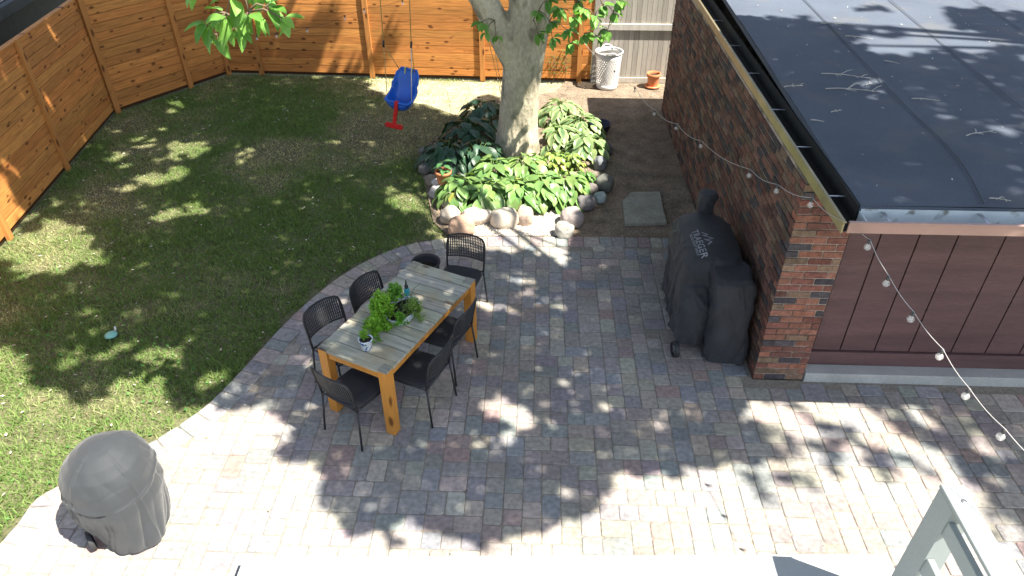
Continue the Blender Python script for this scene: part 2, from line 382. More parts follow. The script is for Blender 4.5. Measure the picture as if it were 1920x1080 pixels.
# fix winding so the tops face up
bm = bmesh.new(); bm.from_mesh(patio.data); bmesh.ops.recalc_face_normals(bm, faces=bm.faces[:]); bm.to_mesh(patio.data); bm.free()

FENCE_A0 = (-6.06, 3.8); FENCE_A = (-7.19, 11.33); FENCE_B = (-5.91, 13.33); FENCE_C = (.98, 13.10)
SOIL = [tuple(P(u, v)[:2]) for u, v in [(1255, 447), (1160, 445), (1060, 443), (960, 443), (870, 444), (838, 438), (812, 415), (805, 380), (792, 330), (800, 270), (880, 215), (905, 190), (1040, 172), (1060, 152)]] + [(3.2, 13.3), (2.2, 11.9), (2.14, 7.6)]
sheet('soil_bed', SOIL, -.006, M['soil'])
LAWN = [(-4.75, -.6), (-6.0, -.6)] + [(FENCE_A0[0] + .0, 3.8), FENCE_A, FENCE_B, (FENCE_C[0], FENCE_C[1])] + [tuple(P(u, v)[:2]) for u, v in [(1060, 152), (1040, 172), (905, 190), (880, 215), (800, 270), (792, 330), (805, 380), (812, 415), (838, 438), (845, 446)]]
def seg_d(x, y, pts):
    d = np.full(x.shape, 9.)
    for i in range(len(pts) - 1):
        a = np.array(pts[i]); b = np.array(pts[i+1]); ab = b - a; t = np.clip(((x - a[0]) * ab[0] + (y - a[1]) * ab[1]) / (ab @ ab), 0, 1)
        d = np.minimum(d, np.hypot(x - a[0] - t * ab[0], y - a[1] - t * ab[1]))
    return d
sheet('dry_sunlit_strip', [tuple(P(u, v)[:2]) for u, v in [(700, 166), (745, 187), (800, 193), (850, 212), (880, 214), (905, 190), (1040, 172), (1060, 153), (905, 152), (700, 145), (640, 146), (680, 158)]], -.026, mat('sunlit_dry_thatch', (.36, .32, .20), rough=1, nscale=6, namt=.3, nscale2=50, namt2=.4, bump=1, bscale=50))  # pale dry thatch outlined as the sunlit strip; its brightness sits in the colour
# grass blades
def grass(n, region, name):
    x = RNG.uniform(-7.6, 1.1, n); y = RNG.uniform(-.6, 13.5, n)
    jt = (fnoise(x, y, 7, 41) - .35) * .16; ok = inpoly(x, y, region) & ~inpoly(x + jt, y - jt, PATIO)
    x = x[ok]; y = y[ok]
    fn = fnoise(x, y, .9, 1) * .5 + fnoise(x, y, 2.3, 2) * .32 + fnoise(x, y, 6, 3) * .18
    # worn dry places: under the swing, along the back fence (paler still for its sunlit strip), at the left fence, in front
    dry = fn.copy()
    for (cx, cy, r, a) in [(-2.1, 10.6, 1.3, .32), (-.9, 12.0, 1.6, .55), (.2, 12.5, 1.2, .55), (-2.6, 12.3, 1.0, .2), (-5.9, 7.8, 1.1, .28), (-4.6, 8.0, .9, .18), (-4.4, 5.9, .6, .14), (-5.6, 6.4, 1.2, .14), (-3.0, 9.0, 1.2, .12), (-4.0, 9.6, .9, .12)]:
        dry += a * np.exp(-((x - cx) ** 2 + (y - cy) ** 2) / (r * r) * 1.2)
    dry -= .22 * np.exp(-((x + 3.2) ** 2 + (y - 6.8) ** 2) / 4)
    keep = RNG.random(len(x)) < np.clip(1.5 - 1.35 * dry, .25, 1)
    x, y, dry = x[keep], y[keep], dry[keep]; n = len(x)
    t = np.clip((dry - .5) / .35 + RNG.normal(0, .22, n), 0, 1)[:, None]
    g = np.array([.10, .175, .04]); g2 = np.array([.20, .28, .085]); d = np.array([.50, .43, .26])
    m = RNG.random((n, 1)); c = (g * m + g2 * (1 - m)) * (1 - t) + d * t * RNG.uniform(.7, 1.2, (n, 1))
    h = RNG.uniform(.018, .048, n) * (1 - .45 * t[:, 0]) * (.55 + 1.0 * fnoise(x, y, 3.3, 51) ** 1.5 + .7 * fnoise(x, y, 9, 52) ** 2); a = RNG.uniform(0, 2 * PI, n); wd = RNG.uniform(.004, .0085, n)
    lean = RNG.uniform(.3, 1.5, n) * h; la = RNG.uniform(0, 2 * PI, n)
    V = np.empty((n, 3, 3)); z0 = -.03
    V[:, 0] = np.stack([x - np.cos(a) * wd, y - np.sin(a) * wd, np.full(n, z0)], 1); V[:, 1] = np.stack([x + np.cos(a) * wd, y + np.sin(a) * wd, np.full(n, z0)], 1)
    V[:, 2] = np.stack([x + np.cos(la) * lean, y + np.sin(la) * lean, z0 + h], 1)
    o = np_mesh(name, V.reshape(-1, 3), np.arange(3 * n).reshape(-1, 3), c, M['grass']); o['kind'] = 'stuff'; return o
go = grass(520000, LAWN, 'grass'); tag(go, 'patchy green and dry lawn grass between fence and patio', 'grass')
n = 5200; x = RNG.uniform(-7.4, .8, n); y = RNG.uniform(0, 13.2, n); ok = inpoly(x, y, LAWN) & ~inpoly(x, y, PATIO) & (fnoise(x, y, 1.7, 61) * .6 + fnoise(x, y, 5, 62) * .4 > .56); x, y = x[ok], y[ok]; n = len(x)
yaw = RNG.uniform(0, 2 * PI, n); l = RNG.uniform(.012, .026, n)[:, None]; d = np.stack([np.cos(yaw), np.sin(yaw), RNG.uniform(-.1, .5, n)], 1); s_n = np.stack([-np.sin(yaw), np.cos(yaw), RNG.normal(0, .25, n)], 1); c = np.stack([x, y, RNG.uniform(-.008, .018, n)], 1)
wo = np_mesh('clover', np.stack([c - d * l, c + s_n * l * .6, c + d * l, c - s_n * l * .6], 1).reshape(-1, 3), np.arange(4 * n).reshape(-1, 4), np.array([.06, .17, .04]) + RNG.random((n, 1)) * np.array([.07, .08, .03]), M['grass']); tag(wo, 'small broad leaved clover patches growing through the lawn', 'clover', kind='stuff')
# litter: fallen bits on lawn, soil, patio
def litter(name, n, region, z, sizes, cols, label, thin=.002):
    xs = [p[0] for p in region]; ys = [p[1] for p in region]; V = []; F = []; C_ = []; k = 0
    while k < n:
        x = random.uniform(min(xs), max(xs)); y = random.uniform(min(ys), max(ys))
        if not inpoly([x], [y], region)[0]: continue
        s = random.uniform(*sizes); a = random.uniform(0, PI); ca, sa = math.cos(a), math.sin(a); b = len(V); zz = z + random.uniform(0, .006)
        l, w_ = s, s * random.uniform(.25, .6)
        for (p, q, h) in ((-l, 0, 0), (0, -w_, .3 * w_), (l, 0, 0), (0, w_, .3 * w_)):
            V.append((x + p * ca - q * sa, y + p * sa + q * ca, zz + h))
        F.append((b, b+1, b+2, b+3)); C_.append(random.choice(cols)); k += 1
    o = np_mesh(name, V, F, C_, M['litter']); tag(o, label, 'debris', kind='stuff'); return o
litter('lawn_litter', 1000, LAWN, .0, (.006, .026), [(.6, .58, .5), (.45, .4, .3), (.5, .45, .36), (.2, .14, .09)], 'small pale fallen leaves scattered over the lawn')
litter('soil_litter', 2600, SOIL, .0, (.006, .02), [(.38, .32, .24), (.3, .24, .18), (.1, .075, .055), (.45, .4, .33), (.2, .16, .12)], 'dry leaf litter and twigs on the bare soil')
litter('patio_litter', 150, PATIO, .005, (.005, .016), [(.5, .45, .3), (.12, .1, .06), (.6, .58, .5)], 'small crumbs of leaf debris on the patio')

# ------------------------------------------------------------------ fences
def fence_run(name, label, p0, p1, posts, H=1.86, bh=.139, extra_end=True):
    d = Vector((p1[0]-p0[0], p1[1]-p0[1])); Ln = d.length; rz = math.atan2(d.y, d.x)
    root = empty(name, (p0[0], p0[1], 0), rz); tag(root, label, 'fence', 'cedar fence runs round the lawn')
    # local x along, local -y is the inside of the yard (fences run clockwise)
    bays = sorted(posts); mb = MB(); xs = [0] + [b for b in bays if 0.05 < b < Ln - .05] + [Ln]
    for i in range(len(xs) - 1):
        a, b = xs[i] + .003, xs[i+1] - .003; z = .055; r = 0
        while z < H - .02:
            h = min(bh, H - z); k = random.uniform(.78, 1.2); tint = random.uniform(.92, 1.08)
            yo = random.uniform(-.002, .002)
            mb.box((a, .0 + yo, z + .0025), (b, .022 + yo, z + h - .0035), (k, k * tint, k * tint), bev=.003); z += bh; r += 1
    mb.build('boards', M['cedar'], root)
    kb = MB(); kb.box((0, .024, .0), (Ln, .04, H - .05), (.12, .12, .12)); kb.build('backing', M['cedar'], root)
    for b in bays:
        pb = MB(); k = random.uniform(.92, 1.1); pb.box((b - .045, -.045, -.02), (b + .045, -.002, H + .03), (k, k, k), bev=.004); pb.build('post', M['cedar_post'], root)
    cb = MB(); cb.box((0, -.03, H), (Ln, .05, H + .025), (.95, .95, .95), bev=.004); cb.build('cap_rail', M['cedar'], root)
    return root
def along(p0, p1, q):
    d = Vector((p1[0]-p0[0], p1[1]-p0[1])); return (Vector((q[0]-p0[0], q[1]-p0[1]))).dot(d.normalized())
LA = math.dist(FENCE_A0, FENCE_A); LB = math.dist(FENCE_A, FENCE_B); LC = math.dist(FENCE_B, FENCE_C)
fA0 = FENCE_A0
fence_run('cedar_fence', 'long cedar fence run on the left edge with sun streaks on its boards', fA0, FENCE_A, [along(fA0, FENCE_A, P(118, 318)[:2]), along(fA0, FENCE_A, P(118, 318)[:2]) - 1.9, .3])
fence_run('cedar_fence', 'short angled cedar fence run in shade across the far left corner', FENCE_A, FENCE_B, [.05, along(FENCE_A, FENCE_B, (-6.39, 12.58)), LB - .05])
fence_run('cedar_fence', 'sunny cedar fence run along the back behind the swing', FENCE_B, FENCE_C, [along(FENCE_B, FENCE_C, P(u, v)[:2]) for u, v in [(493, 138), (700, 143), (905, 150), (1085, 153)]])
# grey board fence
g = empty('grey_fence', (1.0, 13.12, 0)); tag(g, 'weathered grey vertical board fence beside the garage back corner', 'fence')
mb = MB(); x = 0.1
while x < 3.2:
    k = random.uniform(.85, 1.12); mb.box((x + .002, 0, .1), (x + .086, .02, 1.95), (.36 * k, .33 * k, .285 * k), bev=.003); x += .089
mb.build('boards', M['graywood'], g)
mb = MB(); mb.box((.1, .022, .0), (3.2, .034, 1.9), (.1, .09, .08)); mb.build('backing', M['graywood'], g)
mb = MB(); mb.box((.1, -.045, .96), (3.2, -.002, 1.07), (.46, .43, .38), bev=.004); mb.build('rail', M['graywood'], g)
mb = MB(); mb.box((.1, -.04, .0), (3.2, -.002, .1), (.44, .40, .34), bev=.004); mb.build('kick_board', M['graywood'], g)
mb = MB(); mb.box((-.01, -.05, 0), (.09, .05, 2.0), (.32, .3, .26), bev=.004); mb.build('post', M['graywood'], g)
# neighbour's shed behind the left fence
sh = empty('neighbour_shed', (-7.6, 8.6, 0), math.atan2(FENCE_A[1]-fA0[1], FENCE_A[0]-fA0[0])); tag(sh, 'dark roofed shed with slate gutter beyond the left cedar fence', 'shed')
mb = MB(); mb.box((-3.9, .35, 0), (6.4, 2.6, 1.72)); mb.build('wall', M['graypaint'], sh)
mb = MB(); mb.box((-4.1, .08, 1.70), (6.6, .20, 1.87), bev=.01); mb.build('gutter', M['graypaint'], sh)
mb = MB(); mb.add([(-4.1, .2, 1.80), (6.6, .2, 1.80), (6.6, 2.9, 2.1), (-4.1, 2.9, 2.1), (-4.1, .2, 1.75), (6.6, .2, 1.75), (6.6, 2.9, 2.05), (-4.1, 2.9, 2.05)], [(0, 1, 2, 3), (7, 6, 5, 4), (0, 4, 5, 1), (1, 5, 6, 2), (2, 6, 7, 3), (3, 7, 4, 0)]); rf = mb.build('roof', M['shedroof'], sh)
mb = MB()
for i in range(13):
    y = .30 + i * .13; z = 1.80 + (y - .2) * .3 / 2.7; mb.box((-4.1, y, z + .03), (6.6, y + .012, z + .04))
mb.build('roof_cable', M['wire'], rf)

# ------------------------------------------------------------------ garage
gx0, gy0, gy1, gx1 = 2.14, 5.14, 11.80, 9.6; GH = 2.14
gar = empty('garage', (0, 0, 0)); tag(gar, 'brick garage with flat dark roof and maroon board front', 'garage')
BR = [((.20, .085, .065), 4), ((.25, .115, .08), 3), ((.15, .072, .058), 3), ((.08, .07, .075), 2.4), ((.24, .155, .105), 2), ((.18, .125, .085), 1.6), ((.28, .12, .08), 1)]
_bc = [c for c, _ in BR]; _bw = np.array([w_ for _, w_ in BR]); _bw /= _bw.sum()
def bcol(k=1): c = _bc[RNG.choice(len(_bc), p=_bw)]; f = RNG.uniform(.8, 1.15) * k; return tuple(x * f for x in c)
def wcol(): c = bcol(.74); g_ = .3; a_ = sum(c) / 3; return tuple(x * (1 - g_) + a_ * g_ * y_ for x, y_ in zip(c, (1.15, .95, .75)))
CH, BL, JT = .0705, .203, .011
mb = MB(); mb.box((gx0 + .006, gy0 + .006, 0), (2.62 - .006, gy0 + .30, GH)); mb.box((gx0 + .006, gy0 + .301, 0), (gx0 + .2, gy1 - .006, GH)); wl = mb.build('wall', M['mortar'], gar)
mb = MB(); nrow = int(GH / CH)
for r in range(nrow):
    z = r * CH + .004; off = (r % 2) * BL / 2
    # west face
    y = gy0 + (0.11 if r % 2 else 0)
    if r % 2: mb.box((gx0 - random.uniform(0, .003), gy0, z), (gx0 + .05, gy0 + .1, z + CH - JT), bcol(), bev=.003)
    while y < gy1 - .05:
        e = min(y + BL - JT, gy1); pr = random.uniform(-.001, .005) + (.006 if random.random() < .12 else 0)
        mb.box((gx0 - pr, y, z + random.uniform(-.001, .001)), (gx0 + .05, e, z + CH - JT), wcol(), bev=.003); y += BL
    # front face of the pier
    x = gx0 + (.055 if r % 2 else .107) ; 
    cur = gx0 + .0
    cuts = [gx0 + .107, gx0 + .107 + BL, gx0 + .107 + 2 * BL] if r % 2 == 0 else [gx0 + BL, gx0 + 2 * BL, 2.62]
    a = gx0 + .001
    for c in cuts:
        e = min(c, 2.62)
        if e - a > .03:
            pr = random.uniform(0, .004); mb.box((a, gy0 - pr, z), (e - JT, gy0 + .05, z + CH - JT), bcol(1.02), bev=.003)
        a = e
bricks = mb.build('bricks', M['brick'], wl)
# maroon board-and-groove front
mb = MB(); DY = 5.28
gro = [PY(u, 655, DY)[0] for u in (1575, 1640, 1705, 1785, 1850)]
xs = [2.625, 2.68] + gro + [gro[-1] + .32 * k for k in range(1, 17)]
for i in range(len(xs) - 1):
    a, b = xs[i] + (.007 if i else 0), xs[i+1] - .007
    if b > gx1 - .1: break
    mb.box((a, DY, .27), (b, DY + .03, GH), bev=.005)
mb.box((2.63, DY + .025, .1), (gx1 - .1, DY + .06, GH - .01))
mb.build('board_panel', M['siding'], gar)
mb = MB(); mb.box((2.625, DY - .025, .1), (gx1 - .1, DY + .018, .262), bev=.004); mb.build('bottom_rail', M['siding'], gar)
mb = MB(); mb.box((2.625, 5.125, -.02), (gx1, 5.5, .1), bev=.006); mb.build('curb', M['concrete'], gar)
mb = MB(); mb.box((gx1 - .1, 5.3, 0), (gx1, gy1, GH)); mb.box((gx0 + .21, gy1 - .1, 0), (gx1 - .11, gy1, GH)); mb.build('wall', M['mortar'], gar)
mb = MB(); mb.box((gx0 + .02, 4.47, GH + .002), (gx1, 5.2, GH + .02)); mb.build('soffit', M['siding'], gar)
# roof
RX, RY, RZ = 2.29, 4.48, 2.30; RS = .035
def rz_(x, y): return RZ + RS * (y - RY)
mb = MB(); nx, ny = 30, 30; V = []; F = []
for j in range(ny + 1):
    for i in range(nx + 1):
        x = RX + (gx1 + .3 - RX) * i / nx + (0.012 * noise.noise(Vector((j * .6, 3, 0))) if i == 0 else 0); y = RY + (11.72 - RY) * j / ny
        V.append((x, y, rz_(x, y) + .012 * noise.noise(Vector((x * .7, y * .7, 0)))))
for j in range(ny):
    for i in range(nx): a = j * (nx + 1) + i; F.append((a, a+1, a+nx+2, a+nx+1))
mb.add(V, F, sm=True)
b0 = [(RX, RY), (gx1 + .3, RY), (gx1 + .3, 11.72), (RX, 11.72)]
mb.add([(x, y, rz_(x, y) - .006) for x, y in b0] + [(x, y, rz_(x, y) - .06) for x, y in b0], [(0, 1, 5, 4), (1, 2, 6, 5), (2, 3, 7, 6), (3, 0, 4, 7), (4, 5, 6, 7)])
roof = mb.build('roof', M['roof'], gar)
def PR(u, v):
    r = ray(u, v)                         # meet the gently rising roof plane
    t = (RZ - RS * RY - CAM_H) / (r[2] - RS * r[1]); return _C + r * t
for pl in [[(1507, 0), (1600, 98), (1691, 195), (1792, 296), (1843, 386)], [(1667, 0), (1790, 105), (1916, 206), (2040, 310)], [(1826, 0), (1920, 62), (2040, 140)]]:
    pts = catmull([tuple(PR(u, v)[:2]) for u, v in pl], 5); mb = MB(); vs = []
    for (x, y) in pts: 
        z = rz_(x, y) + .014; vs += [(x - .006, y, z), (x + .006, y, z)]
    mb.add(vs, [(2*i, 2*i+1, 2*i+3, 2*i+2) for i in range(len(pts)-1)]); mb.build('roof_seam', M['seam'], roof)
# fascia boards under the roof edge
mb = MB(); mb.box((2.285, 4.49, GH + .02), (2.31, 11.7, 2.238)); mb.box((2.311, 4.49, GH + .021), (gx1 + .2, 4.52, 2.238)); mb.build('fascia', M['black'], gar)
# gutters
def gutter(name, m_out, m_in, prof, a, b, axis):
    """prof: list of (offset outwards, z) ring; extruded from a to b along axis"""
    mb = MB(); n = len(prof)
    def pt(o, z, s): return (s, o, z) if axis == 'x' else (o, s, z)
    vs = [pt(o, z, a) for o, z in prof] + [pt(o, z, b) for o, z in prof]
    mb.add(vs, [(i, i+1, n+i+1, n+i) for i in range(n-1)]); return mb
fg = empty('front_gutter'); fg.parent = gar
# front gutter: outer lip at y 4.33, z 2.25; back against fascia y 4.47
mb = MB()
mb.box((2.17, 4.318, 2.165), (gx1, 4.330, 2.243), bev=.002); mb.box((2.17, 4.310, 2.244), (gx1, 4.338, 2.256), bev=.003)
fo = mb.build('front_gutter', M['gutter_front'], gar); bpy.data.objects.remove(fg)
mb = MB(); mb.box((2.30, 4.332, 2.165), (gx1, 4.475, 2.172)); mb.box((2.30, 4.476, 2.165), (gx1, 4.486, 2.27)); mb.box((2.30, 4.3305, 2.173), (gx1, 4.334, 2.24)); mb.box((2.292, 4.332, 2.166), (2.30, 4.48, 2.25)); mb.build('gutter_trough', M['alu'], fo)
for u in (1655, 1833, 1990):
    x = P(u, 398, 2.25)[0]; mb = MB(); mb.box((x - .013, 4.335, 2.250), (x + .013, 4.49, 2.254)); mb.build('gutter_strap', M['steel'], fo)
mb = MB(); mb.box((2.128, 4.318, 2.165), (2.140, 11.70, 2.243), bev=.002); mb.box((2.124, 4.318, 2.244), (2.150, 11.70, 2.256), bev=.003)
sg = mb.build('side_gutter', M['gutter_side'], gar)
mb = MB(); mb.box((2.142, 4.34, 2.165), (2.28, 11.70, 2.172)); mb.box((2.27, 4.49, 2.173), (2.283, 11.70, 2.30)); mb.build('gutter_trough', M['black'], sg)
for v in (38, 85, 137, 205, 275, 367):
    y = P(1312 + (1583 - 1312) * v / 420, v, 2.25)[1]; mb = MB(); mb.box((2.150, y - .008, 2.246), (2.285, y + .008, 2.251)); mb.build('gutter_strap', M['steel'], sg)
# gutter leaf rubbish
for (u, v, nm, cc) in ((1668, 405, 'leaf_debris', (.25, .4, .1)), (1853, 409, 'leaf_debris', (.4, .36, .28)), (1815, 405, 'leaf_debris', (.07, .08, .04))):
    p = P(u, v, 2.20); mb = MB()
    for k in range(9):
        a = random.uniform(0, 6); r = random.uniform(.006, .018); q = (p[0] + random.gauss(0, .03), 4.40 + random.gauss(0, .015), 2.185 + random.uniform(0, .03))
        mb.add([(q[0] - r, q[1], q[2]), (q[0], q[1] - r * .5, q[2] + .004), (q[0] + r, q[1], q[2] + .003), (q[0], q[1] + r * .5, q[2])], [(0, 1, 2, 3)], tuple(c * random.uniform(.7, 1.2) for c in cc))
    mb.build(nm, M['litter'], fo)
# twigs on the roof
def twig(p, ang, ln, br, label, nm='twig'):
    mb = MB(); d = Vector((math.cos(ang), math.sin(ang), 0)); pr = d.orthogonal(); pr = Vector((-d.y, d.x, 0)); pts = []
    for i in range(6):
        t = i / 5; pts.append(Vector(p) + d * ln * (t - .5) + pr * .05 * ln * math.sin(t * 5 + ang) + Vector((0, 0, .008 + .012 * t)))
    mb.tube(pts, [.006 - .004 * i / 5 for i in range(6)], 5)
    for k in range(br):
        q = pts[1 + k % 4]; s = 1 if k % 2 else -1; a2 = ang + s * random.uniform(.5, 1.0); l2 = ln * random.uniform(.2, .4); e = q + Vector((math.cos(a2), math.sin(a2), .1)) * l2
        mb.tube([q, (q + e) / 2 + Vector((0, 0, .01)), e], [.0035, .003, .0018], 4)
    o = mb.build(nm, M['twig_pale']); tag(o, label, 'twig', 'twigs lying on the garage roof'); return o
TW = [(1585, 145, -.3, .55, 5, 'long pale branching twig uppermost in the cluster on the garage roof'), (1600, 172, -.15, .62, 6, 'thick pale forked twig lowest in the cluster on the garage roof'), (1487, 165, .1, .22, 4, 'small spiky twig nearest the left roof edge above the brick wall'),
      (1570, 48, -.2, .45, 1, 'thin curved twig across the first roof seam near the top'), (1610, 73, -.5, .35, 1, 'thin bare twig below the topmost curved twig on the roof'), (1672, 120, -.9, .2, 1, 'short straight twig right of the twig cluster'),
      (1632, 160, .5, .16, 3, 'small three pronged twig just right of the twig cluster'), (1734, 190, -.3, .28, 1, 'thin twig midway between the two roof seams'), (1835, 253, .4, .34, 3, 'Y shaped pale twig near the right end of the roof'),
      (1873, 378, -.4, .16, 3, 'small knobbly twig above the front gutter at right'), (1532, 230, -.6, .14, 1, 'short stub of twig near the side gutter midway along'), (1567, 212, .3, .12, 3, 'tiny forked twig below the twig cluster')]
for (u, v, a, l, b, lab) in TW: p = PR(u, v); twig((p[0], p[1], rz_(p[0], p[1]) + .006), a, l * .8, b, lab)
V = []; F = []; C_ = []
for k in range(95):
    x = random.uniform(2.4, 6.5); y = 4.6 + 5.6 * random.random() ** 1.3; s = random.uniform(.006, .02); a = random.uniform(0, PI); b = len(V); z = rz_(x, y) + .016
    for (p, q, h) in ((-s, 0, 0), (0, -s * .4, .006), (s, 0, .004), (0, s * .4, .006)): V.append((x + p * math.cos(a) - q * math.sin(a), y + p * math.sin(a) + q * math.cos(a), z + h))
    F.append((b, b+1, b+2, b+3)); C_.append(random.choice([(.5, .48, .44), (.65, .63, .6), (.4, .36, .3)]))
tag(np_mesh('roof_litter', V, F, C_, M['litter']), 'pale specks of leaf litter dotted over the garage roof', 'debris', kind='stuff')

# ------------------------------------------------------------------ trees
def g2(u, v, z=0., pl='z', c=0.):
    """photo point on a surface -> the spot where the same sun ray meets z = 0"""
    p = P(u, v, z) if pl == 'z' else (PY(u, v, c) if pl == 'y' else PR(u, v))
    return (p[0] - SUN.x * p[2], p[1] - SUN.y * p[2])
def poly(l, **k): return [g2(u, v, **k) for u, v in l]
SH_MAIN = poly([(-40, 500), (20, 488), (40, 520), (150, 502), (195, 487), (205, 470), (165, 452), (150, 423), (100, 405), (62, 398), (-40, 330), (100, 300), (215, 205), (432, 130), (560, 138), (688, 150), (697, 168), (738, 186), (790, 192), (845, 212), (872, 226), (905, 170), (935, 180), (938, 280), (880, 300), (850, 318), (815, 345), (790, 352), (745, 362), (735, 385), (752, 395), (800, 400), (822, 420), (812, 440), (845, 458), (900, 476), (925, 470), (1000, 474), (1022, 490), (1062, 500), (1072, 440), (1120, 330), (1300, 400), (1410, 715), (1420, 757),
    (1395, 758), (1410, 772), (1402, 790), (1440, 812), (1430, 840), (1400, 862), (1345, 868), (1335, 885), (1310, 874), (1290, 882), (1240, 872), (1180, 895), (1130, 905), (1112, 935), (1075, 966), (1042, 990), (1035, 1003), (1000, 999), (970, 1010), (914, 1021), (873, 1034), (877, 1000), (844, 995), (825, 1014), (799, 1010), (770, 992), (729, 984), (751, 1014), (710, 1010), (670, 999), (666, 977), (629, 966), (599, 947), (595, 914), (621, 892), (577, 877), (547, 881), (499, 862), (499, 832), (525, 821), (562, 814), (577, 799), (545, 790), (514, 781), (499, 762), (418, 764), (388, 751), (400, 742), (373, 757), (330, 773), (300, 753), (303, 703), (330, 690), (335, 657), (300, 642), (262, 655), (255, 690), (233, 714), (187, 734), (136, 749), (110, 725), (75, 700), (55, 690), (40, 655), (-20, 640)])
LIT = []
def ell(u, v, a, b, z=0., rot=0, dst=LIT, **k):
    l = []
    for i in range(10):
        t = 2 * PI * i / 10; x = a * math.cos(t); y = b * math.sin(t); l.append((u + x * math.cos(rot) - y * math.sin(rot), v + x * math.sin(rot) + y * math.cos(rot)))
    dst.append(poly(l, z=z, **k))
for e in [(330, 197, 24, 9), (212, 239, 13, 6), (312, 233, 15, 7), (270, 265, 22, 9), (217, 284, 20, 10), (355, 277, 50, 13), (325, 290, 20, 8), (240, 308, 20, 5), (300, 330, 45, 12), (335, 318, 22, 8), (240, 348, 16, 7), (322, 372, 16, 9), (318, 402, 36, 9), (365, 392, 22, 8), (411, 405, 10, 6), (467, 285, 16, 11), (450, 305, 10, 8), (105, 372, 14, 7), (178, 273, 14, 6),
          (628, 266, 16, 5), (687, 299, 8, 7), (738, 352, 8, 9), (752, 335, 7, 5), (770, 344, 8, 6), (577, 372, 7, 6), (652, 378, 8, 7), (695, 265, 8, 4), (690, 195, 7, 5), (642, 335, 6, 5), (730, 398, 8, 6),
          (140, 538, 16, 6), (103, 562, 12, 5), (125, 563, 7, 5), (135, 590, 10, 8), (165, 590, 14, 9), (190, 612, 15, 9), (158, 628, 18, 8), (208, 665, 24, 9), (230, 650, 18, 10), (130, 675, 16, 14), (342, 645, 20, 12, -.5), (385, 718, 20, 14), (180, 715, 7, 6), (160, 660, 14, 7),
          (932, 770, 34, 22), (985, 785, 45, 30), (965, 815, 28, 16), (902, 832, 12, 10), (925, 836, 12, 14), (952, 825, 16, 14), (910, 752, 18, 8), (1045, 722, 14, 14), (1052, 738, 18, 10), (1036, 708, 8, 5),
          (960, 533, 16, 8), (992, 533, 28, 11), (975, 513, 16, 5), (912, 562, 22, 8), (932, 575, 14, 8), (990, 555, 16, 8), (970, 563, 22, 8), (968, 587, 26, 8), (935, 588, 10, 14), (1060, 583, 18, 8), (1018, 563, 12, 8), (1058, 532, 12, 6),
          (976, 665, 8, 6), (973, 617, 8, 5), (1002, 660, 10, 4), (1004, 686, 8, 4), (906, 609, 6, 5),
          (1148, 772, 12, 10), (1172, 790, 14, 10), (1182, 812, 12, 12), (1235, 790, 24, 8), (1292, 775, 18, 10), (1300, 795, 20, 10), (1345, 815, 10, 6), (1218, 846, 10, 7), (1328, 828, 12, 6), (1120, 756, 8, 3), (1258, 759, 8, 3), (1340, 850, 6, 5), (1176, 878, 13, 7), (1050, 866, 8, 5), (1040, 893, 10, 6), (1008, 887, 14, 9), (918, 922, 8, 7), (950, 951, 12, 8), (985, 975, 14, 8), (1012, 982, 12, 8), (948, 905, 6, 5), (955, 923, 7, 5), (890, 745, 10, 5),
          (584, 775, 10, 14), (590, 850, 13, 10), (633, 855, 12, 10), (657, 845, 8, 6), (580, 850, 10, 8), (700, 962, 16, 8), (638, 882, 14, 6), (560, 758, 18, 8), (508, 735, 14, 8), (868, 875, 9, 8), (735, 882, 9, 6), (825, 905, 9, 6), (840, 965, 10, 7), (866, 980, 14, 12), (645, 752, 6, 4), (440, 730, 20, 8), (470, 750, 14, 6), (545, 838, 8, 8), (750, 740, 8, 5), (757, 780, 12, 5), (880, 690, 6, 5),
          (575, 668, 18, 8), (820, 580, 6, 5), (1030, 900, 4, 4), (905, 855, 14, 6), (1080, 920, 8, 5), (1195, 835, 8, 4), (1310, 745, 10, 4)]:
    k_ = .84 if e[1] > 480 and e[0] > 420 else 1.1; ell(e[0], e[1], e[2] * k_, e[3] * k_, rot=e[4] if len(e) > 4 else 0)
for e in [(640, 660, 13, 9), (602, 592, 24, 12), (623, 604, 14, 8), (628, 622, 10, 8), (700, 545, 7, 5), (665, 690, 9, 5)]: ell(*e[:4], z=.75)
# streaks of sun on the left fence (in its own plane, about x = -6.9)
for (u, v, a, b, r) in [(5, 130, 5, 26, -.25), (28, 115, 5, 28, -.25), (33, 165, 5, 14, -.3), (70, 130, 6, 14, -.6), (95, 205, 9, 22, -.5), (75, 250, 6, 12, -.4), (105, 70, 5, 14, -.4), (12, 300, 14, 32, -.5), (40, 330, 9, 26, -.5), (152, 250, 6, 16, -.4), (167, 268, 6, 10, -.4), (10, 375, 34, 34, 0), (35, 412, 30, 22, 0), (-5, 430, 40, 40, 0)]:
    l = []
    for i in range(10):
        t = 2 * PI * i / 10; x = a * math.cos(t); y = b * math.sin(t); uu, vv = u + x * math.cos(r) - y * math.sin(r), v + x * math.sin(r) + y * math.cos(r)
        q = ray(uu, vv); A = Vector(FENCE_A0); Bv = Vector(FENCE_A); n_ = Vector((Bv.y - A.y, -(Bv.x - A.x))); t_ = (n_.x * A.x + n_.y * A.y) / (n_.x * q[0] + n_.y * q[1]); p = _C + q * t_
        l.append((p[0] - SUN.x * p[2], p[1] - SUN.y * p[2]))
    LIT.append(l)
